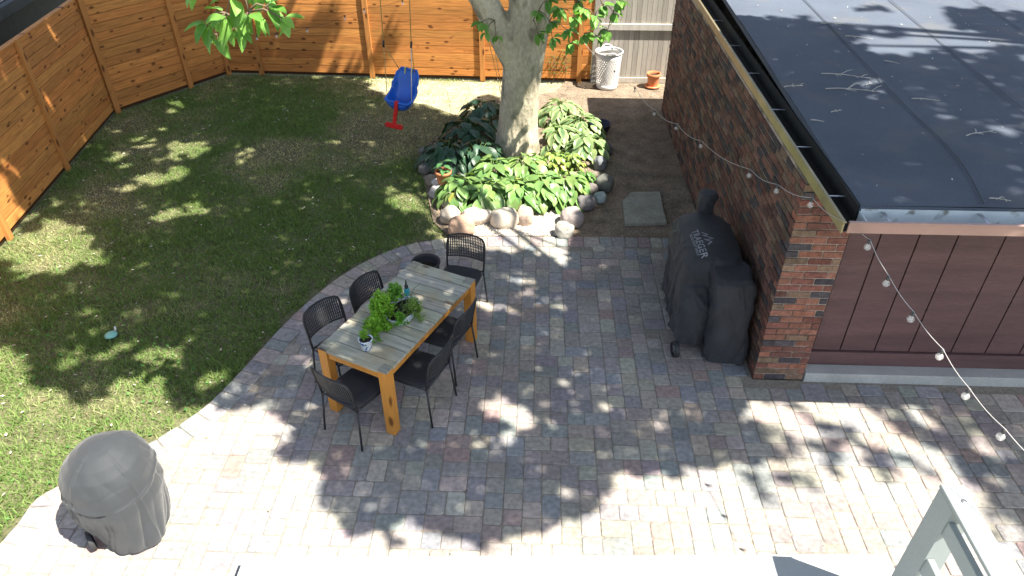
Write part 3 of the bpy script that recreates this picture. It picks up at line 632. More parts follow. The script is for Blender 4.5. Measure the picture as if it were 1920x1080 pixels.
# traced shade on the back fence
SH2 = [poly([(430, 0), (650, 0), (632, 40), (612, 80), (603, 110), (598, 142), (430, 137)], pl='y', c=13.18)]
for a in [[(598, 142), (625, 139), (640, 95), (628, 92)], [(640, 142), (650, 120), (678, 85), (670, 118), (650, 142)], [(668, 142), (700, 100), (742, 45), (748, 65), (715, 110), (700, 142)], [(718, 70), (732, 30), (738, 35), (728, 75)]]: SH2.append(poly(a, pl='y', c=13.18))
SH2.append([(-6.6, 8.0), (-8.2, 8.0), (-8.6, 14.2), (-6.0, 14.2), (-5.8, 13.0), (-7.0, 11.3)])     # left and corner fences
SH2.append(poly([(-60, 330), (60, 400), (240, 205), (100, 60), (-60, 150)], z=.3))
# right part of the patio and the roof
SH_R = [poly([(1560, 745), (1625, 768), (1665, 800), (1700, 825), (1745, 835), (1795, 858), (1812, 895), (1835, 925), (1855, 965), (1885, 1000), (1900, 1030), (1990, 1090), (2150, 1000), (2150, 745)])]
for e in [(1500, 775, 30, 8), (1545, 790, 34, 9), (1480, 815, 40, 14), (1440, 830, 26, 12), (1600, 830, 34, 12), (1655, 865, 36, 12), (1640, 840, 22, 9), (1560, 845, 30, 10), (1575, 885, 26, 9), (1520, 900, 14, 12), (1470, 880, 26, 12), (1425, 912, 24, 12), (1510, 830, 14, 8), (1740, 895, 26, 9), (1700, 870, 16, 8), (1540, 865, 14, 10), (1590, 800, 20, 6), (1410, 895, 14, 8)]:
    ell(*e[:4], rot=.35, dst=SH_R)
for e in [(1790, 790, 12, 14), (1820, 785, 16, 8), (1870, 845, 24, 20), (1880, 870, 14, 14), (1740, 780, 24, 10), (1760, 800, 22, 12), (1850, 925, 24, 14), (1870, 955, 14, 14), (1690, 775, 20, 6), (1905, 792, 12, 6), (1900, 1000, 14, 18), (1770, 765, 10, 5), (1810, 845, 12, 6)]: ell(*e[:4], rot=.4)
ROOF_S = [[(1440, 150), (1520, 138), (1600, 112), (1680, 98), (1760, 100), (1870, 100), (1960, 120), (2100, 420), (1605, 400), (1530, 300)], [(1398, 36), (1480, 32), (1570, 48), (1610, 60), (1600, 92), (1530, 98), (1470, 92), (1425, 92)], [(1770, 15), (1820, 12), (1860, 20), (2000, 30), (2000, 100), (1900, 78), (1850, 66), (1800, 48)],
          [(1590, 12), (1660, 10), (1670, 20), (1600, 22)], [(1450, 100), (1540, 100), (1545, 112), (1520, 118)], [(1790, 100), (1900, 84), (1960, 100), (1900, 112)], [(1610, 60), (1690, 50), (1700, 60), (1640, 74)]]
for a in ROOF_S: SH_R.append(poly(a, pl='r'))
for e in [(1655, 172, 26, 9), (1890, 237, 48, 8), (1765, 222, 18, 6), (1768, 235, 12, 4), (1580, 217, 20, 5), (1820, 230, 16, 5), (1640, 155, 20, 6), (1692, 374, 28, 8), (1915, 360, 18, 9), (1640, 372, 12, 4), (1610, 308, 16, 4), (1705, 308, 16, 4), (1910, 265, 14, 3), (1730, 178, 14, 5), (1600, 345, 10, 4), (1835, 360, 8, 3), (1780, 350, 8, 3)]:
    ell(e[0], e[1], e[2], e[3], pl='r')

def crown_leaves(shades, lit, dens, zlo, zhi, seed):  # leaves set up the sun rays so they cast the traced shade
    rg = np.random.default_rng(seed); allp = np.array([p for s in shades for p in s]); lo = allp.min(0); hi = allp.max(0)
    n = int((hi[0]-lo[0]) * (hi[1]-lo[1]) * dens); gx = rg.uniform(lo[0], hi[0], n); gy = rg.uniform(lo[1], hi[1], n)
    ok = np.zeros(n, bool); wx, wy = gx, gy                         # warp makes the edges of the cast shade ragged
    gx = gx + (fnoise(wx, wy, 5.5, 21) - .5) * .26 + (fnoise(wx, wy, 12, 23) - .5) * .12; gy = gy + (fnoise(wx, wy, 5.5, 22) - .5) * .26 + (fnoise(wx, wy, 12, 24) - .5) * .12
    for s in shades: ok |= inpoly(gx, gy, s)
    for s in lit:
        a = np.array(s); m = (gx > a[:, 0].min()) & (gx < a[:, 0].max()) & (gy > a[:, 1].min()) & (gy < a[:, 1].max())
        if m.any(): idx = np.where(m)[0]; ok[idx[inpoly(gx[idx], gy[idx], s)]] = False
    gx, gy = wx[ok], wy[ok]; n = len(gx)
    thin = rg.random(n) < .6 + .4 * np.clip((fnoise(gx, gy, 3.1, 31) * .5 + fnoise(gx, gy, 8.5, 32) * .5 - .28) / .22, 0, 1); gx, gy = gx[thin], gy[thin]; n = len(gx)
    cl = fnoise(gx, gy, 1.3, 4) * .6 + fnoise(gx, gy, 4.0, 5) * .4
    z = zlo + (zhi - zlo) * np.clip(cl * .75 + rg.uniform(-.25, .45, n), 0, 1)
    return np.stack([gx + SUN.x * z, gy + SUN.y * z, z], 1), rg
def leaf_cards(cen, rg, ln=(.10, .17)):
    n = len(cen); yaw = rg.uniform(0, 2 * PI, n); pt = rg.normal(0, .45, n); rl = rg.normal(0, .45, n)
    d = np.stack([np.cos(yaw) * np.cos(pt), np.sin(yaw) * np.cos(pt), np.sin(pt)], 1)
    s = np.stack([-np.sin(yaw) * np.cos(rl), np.cos(yaw) * np.cos(rl), np.sin(rl)], 1)
    l = rg.uniform(*ln, n)[:, None] * .5; w_ = l * .5
    V = np.stack([cen - d * l, cen + s * w_ - d * l * .1, cen + d * l, cen - s * w_ - d * l * .1], 1).reshape(-1, 3)
    c = np.array([.045, .10, .02]) + rg.random((n, 1)) * np.array([.045, .07, .02])
    return V, np.arange(4 * n).reshape(-1, 4), c
tree = empty('shade_tree', (-.25, 10.1, 0)); tag(tree, 'big shade tree with mottled trunk rising from the hosta bed', 'tree')
T0 = Vector((-.25, 10.1, 0))
mb = MB()
trunk_p = [(-.02, 0, -.05), (-.02, 0, .15), (-.01, 0, .45), (0, 0, .8), (.02, .0, 1.15), (.04, 0, 1.5), (.05, 0, 1.85), (.05, .02, 2.3), (.0, .05, 3.0), (-.05, .1, 4.0)]
mb.tube(trunk_p, [.40, .335, .295, .285, .285, .29, .25, .2, .19, .17], 20, wob=.12)
mb.tube([(.02, 0, 1.1), (-.10, -.03, 1.45), (-.27, -.06, 1.8), (-.47, -.1, 2.2), (-.9, -.2, 2.9), (-1.6, -.3, 3.9), (-2.4, -.3, 5.4)], [.16, .2, .2, .19, .17, .14, .1], 14, wob=.1, seed=3)
mb.tube([(.06, 0, 1.25), (.2, -.04, 1.6), (.28, -.06, 2.0), (.36, -.05, 2.5), (.6, 0, 3.6), (.9, .1, 5.2)], [.12, .14, .13, .115, .1, .08], 12, wob=.12, seed=5)
mb.tube([(.16, -.08, 1.0), (.24, -.1, 1.35), (.30, -.12, 1.75), (.33, -.14, 2.2)], [.05, .09, .08, .07], 10, wob=.2, seed=8)
tk = mb.build('trunk', M['bark'], tree)
rm = tk.modifiers.new('weld', 'REMESH'); rm.mode = 'VOXEL'; rm.voxel_size = .022; rm.use_smooth_shade = True
sm = tk.modifiers.new('smooth', 'SMOOTH'); sm.iterations = 6
dg = bpy.context.evaluated_depsgraph_get(); me2 = bpy.data.meshes.new_from_object(tk.evaluated_get(dg)); tk.modifiers.clear(); tk.data = me2
co = np.empty(len(me2.vertices) * 3, np.float32); no = np.empty_like(co); me2.vertices.foreach_get('co', co); me2.vertices.foreach_get('normal', no); co = co.reshape(-1, 3); no = no.reshape(-1, 3)
for i in range(len(co)):
    p = Vector(co[i]); ang = math.atan2(p.y, p.x)
    h = .016 * noise.noise(Vector((p.x * 6, p.y * 6, p.z * 1.6))) + .009 * noise.noise(Vector((p.x * 18, p.y * 18, p.z * 6))) - .02 * max(0, noise.noise(Vector((p.x * 3 + 9, p.y * 3, p.z * 1.1))) - .25)
    co[i] += no[i] * h
me2.vertices.foreach_set('co', co.ravel()); me2.update()
if not me2.materials: me2.materials.append(M['bark'])
SH1 = [SH_MAIN] + SH2
cen, rg = crown_leaves(SH1, LIT, 1500, 6.2, 10.5, 11)
# second pass of leaves, added to deepen the cast shade on the fences
cen = np.concatenate([cen, crown_leaves(SH2, LIT, 1500, 6.2, 10.5, 15)[0]]); V, F, C_ = leaf_cards(cen - np.array(T0), rg); np_mesh('crown', V, F, C_, M['crown'], tree)
rg3 = random.Random(4); bmb = MB()
srt = cen[rg.choice(len(cen), 34, replace=False)]
for q in srt:
    q = Vector(q) - T0; st = random.choice([Vector((-.05, .1, 3.9)), Vector((-2.3, -.3, 5.2)), Vector((.88, .1, 5.1)), Vector((-1.9, -.3, 3.9))])
    if q.length < 1: continue
    mid = st.lerp(q, .5) + Vector((0, 0, .5 + .05 * (q - st).length)); bmb.tube([st, st.lerp(mid, .5) + Vector((0, 0, .2)), mid, mid.lerp(q, .6), q], [.075, .06, .045, .028, .012], 6)
bmb.build('branches', M['bark'], tree)
tree2 = empty('neighbour_tree', (10.6, 6.0, 0)); tag(tree2, 'tree past the right edge whose crown shades the garage roof', 'tree')
mb = MB(); mb.tube([(0, 0, -.05), (0, 0, 1), (.1, 0, 2.6), (0, .1, 5.4), (-.2, .1, 9)], [.34, .3, .27, .22, .12], 14, wob=.1)
cen2, rg2 = crown_leaves(SH_R, LIT, 1350, 9.5, 14.5, 12); T2 = Vector((10.6, 6.0, 0))
for q in cen2[rg2.choice(len(cen2), 22, replace=False)]:
    q = Vector(q) - T2; st = Vector((-.1, .1, 7.0)); mid = st.lerp(q, .5) + Vector((0, 0, .8)); mb.tube([st, mid, mid.lerp(q, .6), q], [.09, .05, .03, .012], 6)
mb.build('trunk', M['bark'], tree2)
V, F, C_ = leaf_cards(cen2 - np.array(T2), rg2); np_mesh('crown', V, F, C_, M['crown'], tree2)

# detailed leaf: a grid that folds on its midrib and droops
def leaf_mesh(mb, base, d, nrm_, ln, wd, col, fold=.25, droop=.35, shape='tree', nl=6, margin=None):
    d = Vector(d).normalized(); n = Vector(nrm_); n = (n - d * n.dot(d)); n = n.normalized() if n.length > 1e-4 else d.orthogonal().normalized(); s = d.cross(n)
    vs = []; half = [-1, -.5, 0, .5, 1]
    for i in range(nl + 1):
        t = i / nl
        if shape == 'tree': w_ = math.sin(PI * min(1, t ** .75 * .96 + .02)) ** .85
        elif shape == 'heart': w_ = (math.sin(PI * min(1, (t + .13) / 1.13)) ** .7) * (1.08 - .35 * t)
        else: w_ = math.sin(PI * t) ** .8
        if t >= .999: w_ = .0
        b = base + d * ln * t - n * (droop * ln * t * t) 
        for h in half:
            vs.append(b + s * (h * wd * .5 * w_) + n * (abs(h) * fold * wd * .5 * w_) + n * (.03 * wd * math.sin(7 * t + 3 * h)))
    fs = []; k = 5
    b0 = len(mb.v); mb.v += [tuple(p) for p in vs]
    for i in range(nl):
        for j in range(4):
            mb.f.append((b0 + i*k+j, b0 + i*k+j+1, b0 + (i+1)*k+j+1, b0 + (i+1)*k+j)); mb.smooth.append(True)
            mb.c.append(margin if (margin and j in (0, 3)) else col)
def sprig(centers, name, lvs, ln, parent, off):
    """centers: (pos, outward dir, n leaves); leaves whorl round the twig end and hang"""
    mb = MB(); tb = MB()
    for (c, od, n, L0, stem) in centers:
        c = Vector(c) - off; od = Vector(od).normalized()
        if stem is not None:
            s0 = Vector(stem) - off; tb.tube([s0, s0.lerp(c, .5) + Vector((0, 0, .03)), c], [.008, .006, .004], 5)
        for k in range(n):
            a = 2 * PI * k / n * 1.0 + random.uniform(-.4, .4); side = od.orthogonal().normalized(); side = Matrix.Rotation(a, 3, od) @ side
            d = (side * random.uniform(.7, 1.1) + od * random.uniform(.1, .8) + Vector((0, 0, -.45))).normalized()
            base = c + d * .03; nn = (Vector((0, 0, 1)) + side * .3 + Vector((random.gauss(0, .25), random.gauss(0, .25), 0)))
            g_ = random.random(); col = (.09 + .12 * g_, .22 + .17 * g_, .035 + .05 * g_)
            tb.tube([c, base + d * .012], .0022, 4)
            leaf_mesh(mb, base, d, nn, L0 * lvs * random.uniform(.75, 1.1), L0 * lvs * random.uniform(.5, .64), col, fold=.3, droop=random.uniform(.1, .5))
    a = mb.build(name, M['leaf'], parent); tb.build('twig', M['twig'], a); return a
T = lambda u, v, y: PY(u, v, y)
sprig([(T(466, 22, 4.2), (.1, -.2, -.3), 9, .19, T(452, -30, 4.25)), (T(424, 25, 4.25), (-.5, 0, -.2), 7, .18, T(452, -30, 4.25)), (T(392, 38, 4.3), (-.8, 0, -.4), 6, .17, T(424, 25, 4.25)),
       (T(526, 32, 4.15), (.9, 0, -.3), 7, .14, T(466, 22, 4.2)), (T(500, 12, 4.2), (.5, .2, .1), 7, .18, T(466, 22, 4.2)), (T(440, -5, 4.1), (-.2, -.4, 0), 7, .18, T(452, -30, 4.25)), (T(480, -12, 4.3), (.3, .4, .2), 6, .18, T(452, -30, 4.25)), (T(364, -14, 4.3), (-1, 0, 0), 4, .12, T(452, -30, 4.25)), (T(405, 62, 4.28), (-.3, 0, -1), 4, .17, T(392, 38, 4.3)), (T(440, 50, 4.22), (0, 0, -1), 5, .18, T(424, 25, 4.25))], 'leafy_bough', .72, .18, tree, T0)
r_c = []
for (u, v, y, n) in [(1010, 20, 9.5, 6), (1030, 40, 9.4, 6), (1050, 15, 9.3, 7), (1062, 55, 9.3, 6), (1075, 30, 9.2, 6), (1095, 15, 9.3, 7), (1115, 30, 9.2, 6), (1130, 8, 9.3, 7), (1150, 22, 9.2, 6), (1140, 55, 9.2, 5), (1120, 68, 9.2, 5), (1095, 62, 9.2, 5), (1068, 80, 9.3, 4), (1035, 70, 9.4, 5), (1080, 2, 9.4, 6), (1160, 0, 9.2, 6), (1025, 0, 9.5, 6), (1008, 60, 9.6, 5), (1055, -20, 9.4, 7), (1110, -20, 9.4, 7)]:
    r_c.append((T(u, v, y), (random.uniform(-.5, .8), random.uniform(-.5, .1), -.2), n + 3, .165, None))
for i in range(len(r_c)):
    q = r_c[i]; prev = [Vector(T(1000, 38, 9.75))] + [Vector(x[0]) for x in r_c[:i]]; st = min(prev, key=lambda a: (a - Vector(q[0])).length); r_c[i] = (q[0], q[1], q[2], q[3], tuple(st))
sprig(r_c, 'leafy_bough', .84, .16, tree, T0)
sprig([(T(905, 40, 9.7), (-.6, -.2, -.5), 5, .15, T(927, 38, 9.8)), (T(912, 58, 9.7), (-.3, -.2, -.9), 4, .14, T(927, 38, 9.8)), (T(930, 65, 9.7), (0, -.2, -1), 3, .12, T(927, 38, 9.8))], 'leafy_bough', 1, .14, tree, T0)

# ------------------------------------------------------------------ hostas
def hosta(c, R, n, base, label, group='hostas round the tree', margin=None, ls=(.13, .225), H=.34, name='hosta', cat='hosta', trunk_avoid=True):
    root = empty(name, (c[0], c[1], 0)); tag(root, label, cat, group); mb = MB(); sb = MB()
    for k in range(n):
        t = (k + .5) / n; rr = R * math.sqrt(t) * .72; a = k * 2.39996 + random.uniform(-.25, .25); h = H * (1 - .75 * t ** 1.5) + random.uniform(-.03, .04)
        b = Vector((math.cos(a) * rr, math.sin(a) * rr, max(.06, h)))
        w0 = b + Vector((c[0], c[1], 0))
        if trunk_avoid and math.hypot(w0.x - T0.x, w0.y - T0.y) < .42: continue
        tilt = .15 + .95 * t + random.uniform(-.25, .25); d = Vector((math.cos(a + random.uniform(-.5, .5)), math.sin(a + random.uniform(-.5, .5)), -tilt * .8)).normalized()
        nn = Vector((math.cos(a) * .35, math.sin(a) * .35, 1)) + Vector((random.gauss(0, .18), random.gauss(0, .18), 0)); k_ = random.uniform(.72, 1.3); yl = random.uniform(.85, 1.2)
        L0 = random.uniform(*ls); col = (base[0] * k_ * yl, base[1] * k_, base[2] * k_)
        if random.random() < .015: col = (base[0] * 2.0, base[1] * 1.15, base[2])
        leaf_mesh(mb, b, d, nn, L0, L0 * random.uniform(.6, .74), col, fold=.22, droop=random.uniform(.15, .4), shape='heart', nl=6, margin=margin)
        sb.tube([Vector((math.cos(a) * rr * .15, math.sin(a) * rr * .15, 0)), Vector((math.cos(a) * rr * .6, math.sin(a) * rr * .6, h * .8)), b], .004, 4)
    mb.build('leaves', M['hosta'], root); sb.build('stems', M['stem'], root); return root
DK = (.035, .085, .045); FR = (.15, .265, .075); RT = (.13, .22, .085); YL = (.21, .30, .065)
def hp(u, v, z=.22): q = P(u, v, z); return (q[0], q[1])
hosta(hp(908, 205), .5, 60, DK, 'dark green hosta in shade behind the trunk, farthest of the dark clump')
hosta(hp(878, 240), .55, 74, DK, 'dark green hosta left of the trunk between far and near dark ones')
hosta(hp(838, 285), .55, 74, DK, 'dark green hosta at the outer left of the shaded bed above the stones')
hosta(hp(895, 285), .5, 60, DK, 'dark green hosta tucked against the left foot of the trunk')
hosta(hp(866, 352), .44, 66, FR, 'bright green hosta beside the terracotta pot at the left front')
hosta(hp(915, 362), .48, 78, FR, 'bright green hosta over the large pale stones left of centre')
hosta(hp(968, 358), .48, 78, FR, 'bright green hosta in the front centre of the bed')
hosta(hp(1020, 350), .48, 76, FR, 'bright green hosta at the front right of the bed above the round stone')
hosta(hp(925, 318), .44, 62, FR, 'mid green hosta directly in front of the trunk foot at left')
hosta(hp(1065, 345), .38, 52, FR, 'bright green hosta at the right front corner beside the fine leaved plant')
hosta(hp(985, 312), .46, 66, FR, 'pale green hosta directly in front of the trunk at right')
hosta(hp(1052, 205), .47, 68, RT, 'sunlit hosta right of the trunk nearest the back fence', margin=(.3, .38, .16))
hosta(hp(1090, 235), .47, 68, RT, 'sunlit cream edged hosta beside the navy bowl', margin=(.28, .36, .15))
hosta(hp(1050, 255), .47, 68, RT, 'sunlit cream edged hosta against the right side of the trunk', margin=(.28, .36, .15))
hosta(hp(1098, 272), .4, 54, RT, 'cream edged hosta above the dark stones at the right of the bed', margin=(.22, .3, .12))
hosta(hp(1040, 300), .30, 60, YL, 'yellow green coral bells clump between the hostas', 'low plants in the bed', ls=(.08, .13), H=.3, name='coral_bells', cat='plant')
hosta(hp(1075, 298), .24, 46, YL, 'smaller yellow green coral bells clump near the right stones', 'low plants in the bed', ls=(.06, .10), H=.28, name='coral_bells', cat='plant')
hosta(hp(1098, 325), .22, 110, (.08, .2, .04), 'fine leaved green plant at the right corner of the bed', 'low plants in the bed', ls=(.04, .06), H=.22, name='fine_leaf_plant', cat='plant')
def stalk(c, h, lean, label):
    mb = MB(); top = Vector(lean) + Vector((0, 0, h)); mb.tube([(0, 0, 0), top * .5 + Vector((0, .01, 0)), top], [.004, .003, .002], 5)
    o = mb.build('flower_stalk', M['stem'], None, (c[0], c[1], 0)); tag(o, label, 'flower stalk', 'thin flower stalks in the hosta bed')
    lb = MB()
    for k in range(7):
        p = top * (.8 + .2 * k / 7); a = k * 2.4; leaf_mesh(lb, p, (math.cos(a), math.sin(a), .3), (0, 0, 1), .03, .014, (.45, .45, .33), nl=3)
    lb.build('buds', M['hosta'], o)
stalk(hp(897, 345, 0), .55, (-.05, .0, 0), 'thin budding stalk rising above the front left hostas')
stalk(hp(1085, 235, 0), .6, (.06, .02, 0), 'thin budding stalk over the sunny right hosta')
stalk(hp(846, 215, 0), .42, (-.05, .0, 0), 'thin stalk standing in sunlit grass left of the dark hostas')

# ------------------------------------------------------------------ stones
def stone(u, v, rx, ry, rz2, col, label, rot=0, z0=.0, seed=0):
    p = P(u, v, rz2); bm = bmesh.new(); bmesh.ops.create_icosphere(bm, subdivisions=4, radius=1)
    sd = Vector((u * .37, v * .11, seed))
    for vt in bm.verts:
        q = vt.co.copy(); r = 1 + .22 * noise.noise(q * 1.1 + sd) + .07 * noise.noise(q * 3 + sd)
        e = .82; q2 = Vector([math.copysign(abs(c_) ** e, c_) for c_ in q])
        vt.co = Vector((q2.x * rx, q2.y * ry, q2.z * rz2)) * r
        if vt.co.z < -rz2 * .7: vt.co.z = -rz2 * .7
    me = bpy.data.meshes.new('stone'); bm.to_mesh(me); bm.free(); me.materials.append(M['stone']); me.polygons.foreach_set('use_smooth', [True] * len(me.polygons)); set_cols(me, [col] * len(me.polygons))
    o = bpy.data.objects.new('stone', me); COL.objects.link(o); o.location = (p[0], p[1], rz2 * .66 + z0); o.rotation_euler = (0, 0, rot); tag(o, label, 'stone', 'stones edging the hosta bed'); return o
ST = [(865, 419, .17, .13, .15, (.40, .27, .19), 'pink blocky stone at the front left of the bed by the patio edge'), (843, 400, .13, .13, .11, (.46, .40, .32), 'pale rounded stone left of the pink blocky one'),
      (893, 402, .20, .12, .12, (.55, .48, .40), 'large flat cream stone just right of the pink blocky one'), (918, 400, .10, .10, .09, (.50, .44, .37), 'cream stone wedged between the two largest front stones'),
      (946, 404, .18, .13, .14, (.52, .46, .37), 'big tan boulder in the front centre of the bed'), (983, 400, .12, .12, .13, (.42, .32, .25), 'brownish upright stone right of the tan boulder'),
      (1073, 402, .15, .13, .13, (.34, .29, .27), 'mauve grey stone half in shade at the right front'), (1059, 427, .115, .10, .11, (.38, .36, .31), 'smooth grey egg shaped stone on the soil by the patio edge'),
      (840, 377, .10, .08, .08, (.5, .46, .4), 'small white stone under the left hosta leaves'), (822, 356, .13, .10, .09, (.34, .33, .32), 'grey stone beneath the terracotta pot'), (821, 341, .09, .07, .07, (.55, .53, .5), 'bright small stone just under the terracotta pot'),
      (834, 364, .11, .08, .07, (.42, .38, .33), 'tan stone between the grey and white ones at left'), (1098, 376, .14, .12, .10, (.16, .15, .15), 'dark round stone in shade at the right corner of the bed'),
      (1125, 367, .09, .08, .08, (.30, .36, .36), 'small pale teal stone on the soil at right'), (1108, 352, .11, .09, .09, (.17, .15, .14), 'dark stone behind the teal one'), (1134, 340, .12, .12, .12, (.15, .15, .13), 'large dark grey green stone farthest right'),
      (1117, 329, .07, .07, .08, (.26, .22, .17), 'small tan upright stone beside the large dark one'), (1126, 303, .10, .12, .10, (.17, .18, .19), 'bluish dark stone behind the small tan one'), (1136, 275, .10, .10, .10, (.12, .12, .12), 'dark stone between the bluish one and the navy bowl'),
      (808, 335, .09, .09, .08, (.22, .19, .15), 'brown stone half hidden left of the terracotta pot'), (798, 312, .10, .10, .08, (.13, .13, .12), 'dark stone at the left rim under the shaded hostas'), (797, 283, .10, .10, .08, (.12, .12, .11), 'dark stone highest on the left rim of the bed')]
for i, (u, v, a, b, c, col, lab) in enumerate(ST): stone(u, v, a, b, c, col, lab, rot=random.uniform(-.4, .4), seed=i)
# gravel
GR = [tuple(P(u, v)[:2]) for u, v in [(868, 442), (885, 415), (920, 402), (1045, 395), (1062, 442)]]
V = []; F = []; C_ = []; xs = [p[0] for p in GR]; ys = [p[1] for p in GR]; nn_ = 0
while nn_ < 3600:
    x = random.uniform(min(xs), max(xs)); y = random.uniform(min(ys), max(ys))
    if not inpoly([x], [y], GR)[0]: continue
    r = random.uniform(.006, .014); b = len(V); a = random.uniform(0, 6); z = .002
    pts = [(0, 0, r * .8)] + [(r * math.cos(a + k * PI / 2.5) * random.uniform(.8, 1.2), r * math.sin(a + k * PI / 2.5) * random.uniform(.8, 1.2), r * .15) for k in range(5)]
    V += [(x + p[0], y + p[1], z + p[2]) for p in pts]; cc = random.choice([(.55, .5, .43), (.45, .40, .33), (.62, .59, .53), (.38, .33, .28)])
    for k in range(5): F.append((b, b + 1 + k, b + 1 + (k + 1) % 5)); C_.append(cc)
    nn_ += 1
sheet('gravel_bed', GR, -.001, M['sand'])
tag(np_mesh('gravel', V, F, C_, M['gravel']), 'pale pea gravel strip between the bed stones and the patio', 'gravel', kind='stuff')
# flagstone
mb = MB(); fl = [P(u, v) for u, v in [(1167, 380), (1183, 364), (1237, 363), (1243, 395), (1250, 421), (1172, 424)]]; n = len(fl)
mb.add([(p[0], p[1], -.01) for p in fl] + [(p[0], p[1], .028) for p in fl] + [(p[0] * .985 + .0145 * 1.5, p[1] * .985 + .015 * 8.4, .036) for p in fl], [tuple(12 + i for i in range(6))] + [(l*6+i, l*6+(i+1) % 6, l*6+6+(i+1) % 6, l*6+6+i) for l in range(2) for i in range(6)])
o = mb.build('flagstone', M['flag']); tag(o, 'flat angular grey flagstone lying on bare soil near the covered smoker', 'paving stone')
bm = bmesh.new(); bm.from_mesh(o.data); bmesh.ops.recalc_face_normals(bm, faces=bm.faces[:]); bm.to_mesh(o.data); bm.free()

# ------------------------------------------------------------------ pots, bowl, basket
def pot(c, r, h, label, plant=False, grp='terracotta flower pots', tilt=0):
    o = empty('flower_pot', (c[0], c[1], c[2])); tag(o, label, 'flower pot', grp); o.rotation_euler = (tilt, 0, 0)
    mb = MB(); mb.lathe([(.0, 0), (r * .68, 0), (r * .7, .01), (r * .88, h * .74), (r * .89, h * .75), (r, h * .76), (r * 1.02, h), (r * .9, h), (r * .86, h * .8), (r * .8, h * .5)], 28); mb.build('pot', M['terracotta'], o)
    mb = MB(); mb.lathe([(r * .82, h * .8), (r * .4, h * .82), (0, h * .81)], 20); mb.build('soil', M['pot_soil'], o)
    return o
p = pot((P(837, 345, .12)[0] - .03, P(837, 345, .12)[1] - .03, .15), .115, .19, 'terracotta pot with small leafy sprout on the stones left of the hostas')
mb = MB()
for k in range(9): a = k * 2.4; leaf_mesh(mb, Vector((0, 0, .17 + .02 * k)) + Vector((math.cos(a), math.sin(a), 0)) * .02, (math.cos(a), math.sin(a), .1), (0, 0, 1), .12, .07, (.07, .18, .06))
mb.build('sprout', M['hosta'], p)
p = pot((2.11, 12.88, 0), .125, .25, 'terracotta pot on soil against the grey fence')
mb = MB(); mb.lathe([(0, .0), (.14, .0), (.15, .025), (.14, .025), (.0, .012)], 24); mb.build('saucer', M['terracotta'], p)
p.location.z = .015
mb = MB(); mb.lathe([(0, .0), (.13, 0), (.17, .07), (.175, .13), (.185, .135), (.165, .135), (.155, .07), (.12, .02), (0, .02)], 32)
o = mb.build('bowl', M['navy'], None, (1.02, 10.9, 0)); tag(o, 'navy blue plastic bowl behind the sunny hostas', 'bowl')
bk = empty('laundry_basket', (1.27, 12.86, 0), .1); tag(bk, 'tall white perforated laundry basket in front of the fences', 'basket')
RB, RTp, HB = .195, .238, .66
def rr(z): return RB + (RTp - RB) * z / HB
def ring_prof(z0, z1, th=.006): return [(rr(z0), z0), (rr(z1), z1), (rr(z1) - th, z1), (rr(z0) - th, z0), (rr(z0), z0)]
mb = MB(); mb.lathe([(0, .0), (.18, .0), (.19, .01), (rr(.09), .09), (rr(.09) - .006, .09), (.18, .016), (0, .012)], 40); mb.build('base', M['white_plastic'], bk)
mb = MB(); mb.lathe(ring_prof(.56, .65), 40); mb.lathe([(rr(.65), .64), (rr(.65) + .014, .645), (rr(.65) + .014, .665), (rr(.65) - .01, .665), (rr(.65) - .008, .64)], 40); mb.build('rim', M['white_plastic'], bk)
mb = MB(); NS = 30
for s in (1, -1):
    for k in range(NS):
        vs = []
        for i in range(13):
            z = .085 + (.565 - .085) * i / 12; th = 2 * PI * k / NS + s * i / 12 * 1.25; hw = .016; r = rr(z) - (.001 if s > 0 else .003)
            for e in (-1, 1): t2 = th + e * hw / r * .55; vs.append((r * math.cos(t2), r * math.sin(t2), z - e * s * hw * .4))
        mb.add(vs, [(2*i, 2*i+1, 2*i+3, 2*i+2) for i in range(12)], sm=True)
mb.build('lattice', M['white_plastic'], bk)
for s in (1, -1):
    mb = MB(); pts = []
    for i in range(9):
        t = i / 8; th = PI / 2 * (1 if s > 0 else -1) + (t - .5) * .9; pts.append((math.cos(th) * (rr(.6) + .03 * math.sin(PI * t)), math.sin(th) * (rr(.6) + .03 * math.sin(PI * t)), .655 + .045 * math.sin(PI * t)))
    mb.tube(pts, .011, 6); mb.build('handle', M['white_plastic'], bk)

# ------------------------------------------------------------------ swing
sp = P(755, 188, .52); sw = empty('toddler_swing', (float(sp[0]), float(sp[1]), .52)); tag(sw, 'blue bucket toddler swing with red T bar hanging over the lawn', 'swing')
bm = bmesh.new()
# bucket: rows from back top, down the back, across the seat, up to the front lip
rows = [(.0, .17, .36), (.0, .15, .30), (.0, .125, .20), (.0, .10, .10), (.0, .07, .0), (.0, .02, -.07), (.0, -.06, -.10), (.0, -.14, -.09), (.0, -.19, -.04), (.0, -.205, .0)]
wid = [.11, .150, .165, .168, .175, .18, .18, .175, .16, .13]; side = [.0, .03, .05, .08, .11, .13, .13, .11, .06, .02]
grid = []
for (x, y, z), w_, sd in zip(rows, wid, side):
    row = []
    for k in range(13):
        t = -1 + 2 * k / 12; a = abs(t) ** 3.0
        row.append(bm.verts.new((w_ * t * (1 - .08 * a), y - sd * .9 * a * (1 if z > .05 else .25), z + (sd * a * (1.2 if z < .12 else .3)))))
    grid.append(row)
for i in range(len(grid) - 1):
    for k in range(12): bm.faces.new((grid[i][k], grid[i][k+1], grid[i+1][k+1], grid[i+1][k]))
me = bpy.data.meshes.new('seat'); bm.to_mesh(me); bm.free(); me.materials.append(M['blue']); me.polygons.foreach_set('use_smooth', [True] * len(me.polygons))
seat = bpy.data.objects.new('seat', me); COL.objects.link(seat); seat.parent = sw
